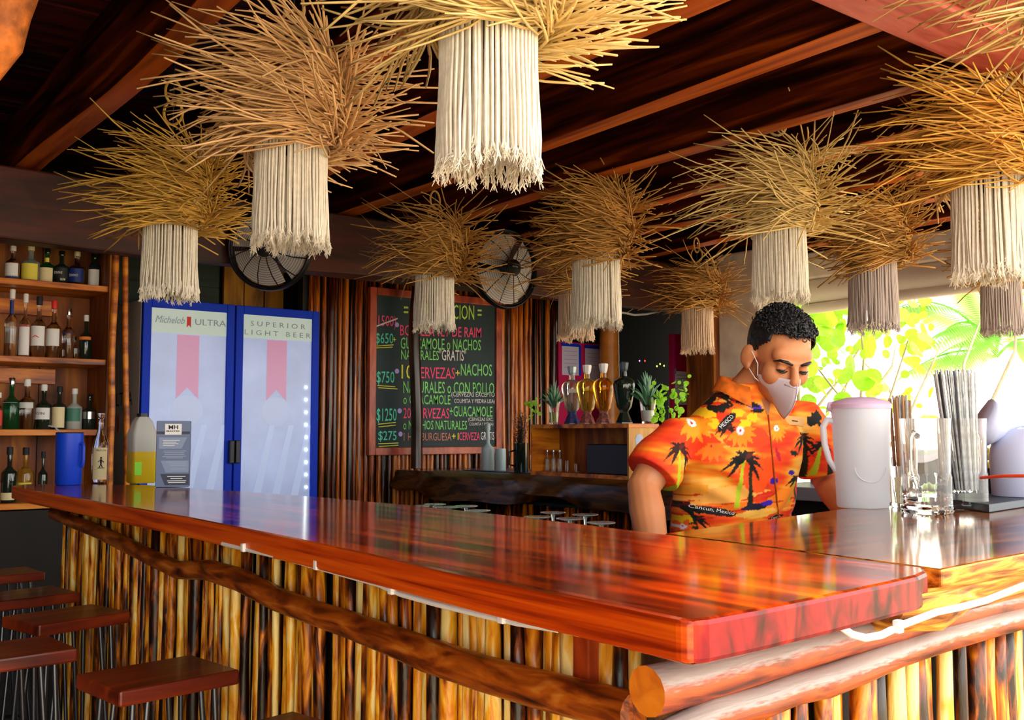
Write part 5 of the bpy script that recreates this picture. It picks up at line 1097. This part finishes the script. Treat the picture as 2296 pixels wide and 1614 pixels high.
def palm(px, py, s_, trunk=True, c_='0a0606', n=9):
    u, v = uvp(px, py)
    if trunk:
        for k, dx in enumerate((-.006, .012)):
            paint([(u+dx, v), (u+.006+dx, v), (u+dx*2.2+.014, v-s_*2.3), (u+dx*2.2-.002, v-s_*2.3)], 'b8c818' if k == 0 else '1a2008')
    for k in range(n): leafp((u, v), -.5+k*(PI+1)/(n-1), s_*(1+.15*math.sin(k*3)), s_*.11, c_, .55)
    leafp((u, v), .9, s_*.7, s_*.12, '5a1204', .4)
def flower(px, py, s_, c_='ff9a10', cc='ffffff', n=7, a0=-2.6, a1=.2):
    u, v = uvp(px, py)
    for k in range(n): leafp((u, v), a0+(a1-a0)*k/(n-1), s_, s_*.16, c_, .1)
    paint([(u+math.cos(a)*s_*.24, v+math.sin(a)*s_*.24) for a in [i*PI/5 for i in range(10)]], cc); paint([(u+math.cos(a)*s_*.09, v+math.sin(a)*s_*.09) for a in [i*PI/3 for i in range(6)]], 'c01020')
def blob(px, py, su, sv, c_, rot=0, jag=.2, n=16, seed=0):
    u, v = uvp(px, py); rr = random.Random(seed+px)
    paint([(u+math.cos(rot)*math.cos(a)*su*k-math.sin(rot)*math.sin(a)*sv*k, v+math.sin(rot)*math.cos(a)*su*k+math.cos(rot)*math.sin(a)*sv*k) for a, k in [(2*PI*i/n, 1+rr.uniform(-jag, jag)) for i in range(n)]], c_)
# sunset sea band and sky patches
for (a, b, c, d, h_) in ((1640, 1110, .10, .022, 'ffb050'), (1600, 1140, .12, .012, 'ff7a10'), (1590, 880, .05, .03, 'ffb848'), (1700, 1060, .05, .05, 'ff5206'), (1680, 980, .06, .03, 'ff4004'), (1560, 1000, .05, .04, 'f53c02'), (1760, 1120, .06, .03, 'ff8a10'), (1530, 1100, .05, .02, 'ffa828'), (1700, 1150, .06, .012, 'ffc050')): blob(a, b, c, d, h_, .1)
for k in range(26): blob(1480+k*13, 1105+(k*37) % 60, .022, .0022, ('e83a02', 'ffb040', 'd02800')[k % 3], .15)
for k in range(14): blob(1480+k*14, 850+(k*29) % 50, .016, .002, ('e83a02', 'ffc050')[k % 2], .6)
palm(1672, 1030, .055); palm(1524, 1008, .048, True, '300804'); palm(1560, 1165, .030, False); palm(1800, 985, .045); palm(1842, 1000, .035); palm(1783, 1075, .028, True, '1a0a10'); palm(1596, 890, .032, False, '140a06'); palm(1630, 960, .03, False, '1a0806'); palm(1520, 1135, .035); palm(1690, 1185, .03, False)
palm(1545, 870, .03, False, '140a06')
for (a, b) in ((1556, 925), (1600, 950), (1585, 925), (1655, 925), (1672, 950), (1690, 935), (1505, 1160)): blob(a, b, .016, .013, 'ffd010', .4, .35)
flower(1551, 948, .05); flower(1660, 965, .045, 'ff8a08', 'f8e0f0'); flower(1741, 960, .035); flower(1530, 1180, .025, 'ff6a08', 'fff0ff', 8, -3, 3); flower(1595, 1000, .04, 'ff7a08', 'ff7a08')
blob(1694, 912, .022, .009, '5a30e0', -.3); blob(1680, 905, .03, .008, '0c0810', -.2); blob(1700, 920, .02, .006, '0c0810', .1); blob(1615, 915, .024, .012, '0c0a0a', .4, .4)
blob(1630, 945, .034, .011, '08080c', .75, .06); blob(1600, 1146, .062, .010, '07070c', -.18, .06); blob(1738, 1160, .03, .006, '08060c', .2); blob(1700, 1135, .045, .009, '140a30', .15); blob(1720, 1128, .02, .008, '3818b0', .1); blob(1735, 1078, .012, .01, '3010a0'); blob(1775, 1060, .012, .006, '3010a0'); blob(1745, 1020, .006, .02, 'c01030', .3); blob(1780, 1015, .018, .007, '0a0808', -.2)
blob(1830, 940, .02, .02, '0c0a0a', .9, .5); blob(1700, 850, .02, .008, '100c08', -.6, .4); blob(1510, 925, .02, .01, '100c08', .9, .4); blob(1742, 905, .010, .018, 'e8d018', 0, .3); blob(1480, 1060, .03, .006, 'e84808', .2); blob(1760, 940, .012, .02, 'ff8008')
ca = me.color_attributes.new('print', 'FLOAT_COLOR', 'POINT'); ca.data.foreach_set('color', np.c_[col, np.ones(nv)].ravel())
def stamp(name, s, px, py, w_, h_, rot, m, parent):
    """lettering laid on the cloth"""
    u, v = uvp(px, py); o = text(name, s, (0, 0, 0), XA, YA, m, parent, width=w_, height=h_, center=True); off_ = wloc(parent)
    for vt in o.data.vertices:
        lx, ly = vt.co.x+off_.x, vt.co.y+off_.y; uu = u+lx*math.cos(rot)-ly*math.sin(rot); vv = v+lx*math.sin(rot)+ly*math.cos(rot)
        st_ = Vector((2.17, 1.80, 0))+ax*uu+ZA*vv+fwd*.5; h = bvh.ray_cast(st_, -fwd); p = (h[0] if h[0] is not None else st_-fwd*.38)+fwd*.0018; vt.co = p-off_
stamp('print_lettering', 'Cancun, Mexico', 1600, 1148, .105, .011, -.18, M_wht, sh_o); stamp('print_lettering', 'Cancun', 1738, 1162, .035, .007, .15, M_wht, sh_o); stamp('print_lettering', 'MEXICO', 1632, 948, .045, .010, .75, M_wht, sh_o)
# placket, collar, badge
def on(px, py, e=.003): r_ = ray(px, py).normalized(); h_ = bvh.ray_cast(O, r_); return (h_[0]+h_[1]*e) if h_[0] is not None else PD(px, py, 2.68)
pl = [on(1722+(y_-930)*.10, y_, .0015) for y_ in range(930, 1190, 20)]
MB().tube(pl, .0022, 5).build('placket_seam', mat('seam_orange', (.35, .06, .005), .8), man)
M_shirtc = mat('collar_orange', (.95, .20, .01), .8, var=.6, vscale=22)
mb = MB(); vs = []; n = 25; nc = Vector((2.150, 1.762, 1.402))
for i in range(n):
    a = -PI*.5+.42+(2*PI-.84)*i/(n-1); ff = -math.sin(a)   # a: around the neck, opening in front
    dirv = ax*math.cos(a)+(-fwd)*math.sin(a)*-1*-1
    fr_ = max(0, math.cos((a+PI/2)*.5))**6
    p0 = nc+dirv*.064-ZA*(.030*max(0, dirv.dot(fwd))+.002); p1 = nc+dirv*.068+ZA*(.030-.035*max(0, dirv.dot(fwd))); p2 = nc+dirv*(.092+.012*max(0, dirv.dot(fwd)))-ZA*(.010+.055*max(0, dirv.dot(fwd))**2)
    vs += [p0, p1, p1+dirv*.006, p2]
MB().add(vs, [(i*4+j, (i+1)*4+j, (i+1)*4+j+1, i*4+j+1) for i in range(n-1) for j in range(3)]).build('collar', M_shirtc, man, smooth='all')
c = on(1776, 945, .004); nb_ = fwd.copy(); xd = (ax-ZA*.12).normalized(); up_ = nb_.cross(xd); up_ = up_ if up_.z > 0 else -up_; c += fwd*.004
BMm = Matrix((( xd.x, nb_.x, up_.x, c.x), (xd.y, nb_.y, up_.y, c.y), (xd.z, nb_.z, up_.z, c.z), (0, 0, 0, 1)))
bd = MB().box(-.029, .029, -.001, .003, -.012, .012, M=BMm).build('name_badge', mat('wood_badge', (.72, .42, .15), .5), man, bevel=.001)
MB().box(-.009, .009, .003, .0036, -.0015, .0015, M=BMm).build('badge_print', M_blk, bd)
# neck skin triangle below the collar
MB().add([on(1706, 893, .002), on(1728, 893, .002), on(1722, 935, .002)], [(0, 1, 2)]).build('open_neck', M_skin, man)
# ---- hair
rnd = random.Random(5); mb = MB(); NU, NV = 72, 40; vs = []; keep = []
for i in range(NV+1):
    ph = PI*i/NV
    for k in range(NU):
        a = 2*PI*k/NU; d_ = Vector((math.sin(ph)*math.cos(a), math.sin(ph)*math.sin(a), math.cos(ph)))
        fz = .5+.5*mnoise.noise(d_*9); topness = max(0, d_.z); e = .004+.011*topness*(.5+fz)+.005*max(0, -d_.y)*topness
        vs.append(HL(d_.x*(.0765+e), .012+d_.y*(.0965+e), .035+d_.z*(.0855+e)))
        y_, z_ = d_.y, d_.z
        hl = (.50+.18*abs(d_.x)*0) if y_ < -.55 else (.50 if y_ < -.30 else (.50-(y_+.30)*3.6 if y_ < -.02 else -.52-.15*y_))
        if abs(d_.x) > .60 and -.55 < y_ < -.02: hl = .32-(y_+.55)*1.45
        keep.append(z_ > hl+.05*mnoise.noise(d_*14))
fs = []
for i in range(NV):
    for k in range(NU):
        f = (i*NU+k, i*NU+(k+1) % NU, (i+1)*NU+(k+1) % NU, (i+1)*NU+k)
        if sum(keep[j] for j in f) >= 3: fs.append(f[::-1])
mb.add(vs, fs)
ho = mb.build('hair', M_hair, man, smooth='all')
so = ho.modifiers.new('t', 'SOLIDIFY'); so.thickness = .004; so.offset = -1
mb = MB()
for i in range(520):
    a = rnd.uniform(0, 2*PI); zc = rnd.uniform(.48, 1); rr = math.sqrt(1-zc*zc); d_ = Vector((rr*math.cos(a), rr*math.sin(a), zc))
    if d_.y > .45 and zc < .8: continue
    c_ = HL(d_.x*.088, .012+d_.y*.112, .035+d_.z*.100); cr = rnd.uniform(.0035, .007); q_ = Matrix.Rotation(rnd.uniform(0, 6), 3, 'X') @ Matrix.Rotation(rnd.uniform(0, 6), 3, 'Y')
    mb.tube([c_+q_ @ Vector((math.cos(t_)*cr, math.sin(t_)*cr, t_*.0011)) for t_ in [j*.9 for j in range(6)]], [.0012, .0019, .002, .0019, .0016, .001], 4)
tag(mb.build('hair_curls', M_hair, man, smooth='all'), kind='stuff')
for sx in (-1, 1):
    MB().tube([HL(sx*.012, -.0925, .015), HL(sx*.028, -.092, .021), HL(sx*.044, -.081, .021), HL(sx*.054, -.068, .013)], [.0028, .0042, .0036, .0012], 6, flat=1.0).build('eyebrow', M_hair, man, smooth='all')
    MB().tube([HL(sx*.017, -.0845, -.006), HL(sx*.026, -.0868, -.0095), HL(sx*.036, -.0855, -.0095), HL(sx*.046, -.078, -.005)], [.0012, .0024, .0026, .0012], 6).build('eyelashes', M_hair, man, smooth='all')
    MB().ell(HL(sx*.031, -.0775, -.0045), (.0110, .0085, .0055), 12, 8, M=HM).build('eye', mat('eye_dark', (.05, .025, .015), .3), man, smooth='all')
# ---- mask
mb = MB(); vs = []; NU, NV = 25, 15
for j in range(NV):
    v_ = j/(NV-1)
    for i in range(NU):
        u_ = -1+2*i/(NU-1); au = abs(u_); wv = .066*(1-.5*v_**2.2)
        nose = (1-au)**1.1; yf = -.062-(.066*math.sin(PI*min(1, v_*.58+.25))**.8)*nose+.030*au**1.5
        zt = -.020-.020*au**1.3; zb = -.132+.058*au**1.3; z_ = zt*(1-v_)+zb*v_
        vs.append(HL(u_*wv, yf+(.020*v_ if v_ > .8 else 0)*0, z_))
mb.add(vs, [(j*NU+i, (j+1)*NU+i, (j+1)*NU+i+1, j*NU+i+1) for j in range(NV-1) for i in range(NU-1)])
mk = mb.build('face_mask', M_mask, man, smooth='all'); so = mk.modifiers.new('t', 'SOLIDIFY'); so.thickness = .0022; so.offset = 0
g_ = lambda i, j: Vector(vs[j*NU+i])+HM @ Vector((0, -.0018, 0))
MB().tube([g_(12, j) for j in range(NV)], .0011, 5).build('mask_seam', M_mask, mk, smooth='all')
MB().tube([g_(8, 2), g_(10, 2), g_(12, 2), g_(14, 2), g_(16, 2)], .0018, 5).build('nose_clip', M_mask, mk, smooth='all')
for sx in (0, NU-1):
    s_ = -1 if sx == 0 else 1
    MB().tube([Vector(vs[2*NU+sx]), HL(s_*.073, -.03, -.012), HL(s_*.080, .000, .008), HL(s_*.085, .018, .016)], .0013, 5).build('ear_loop', M_wht, mk)
    MB().tube([Vector(vs[9*NU+sx]), HL(s_*.070, -.03, -.052), HL(s_*.078, .008, -.035)], .0013, 5).build('ear_loop', M_wht, mk)
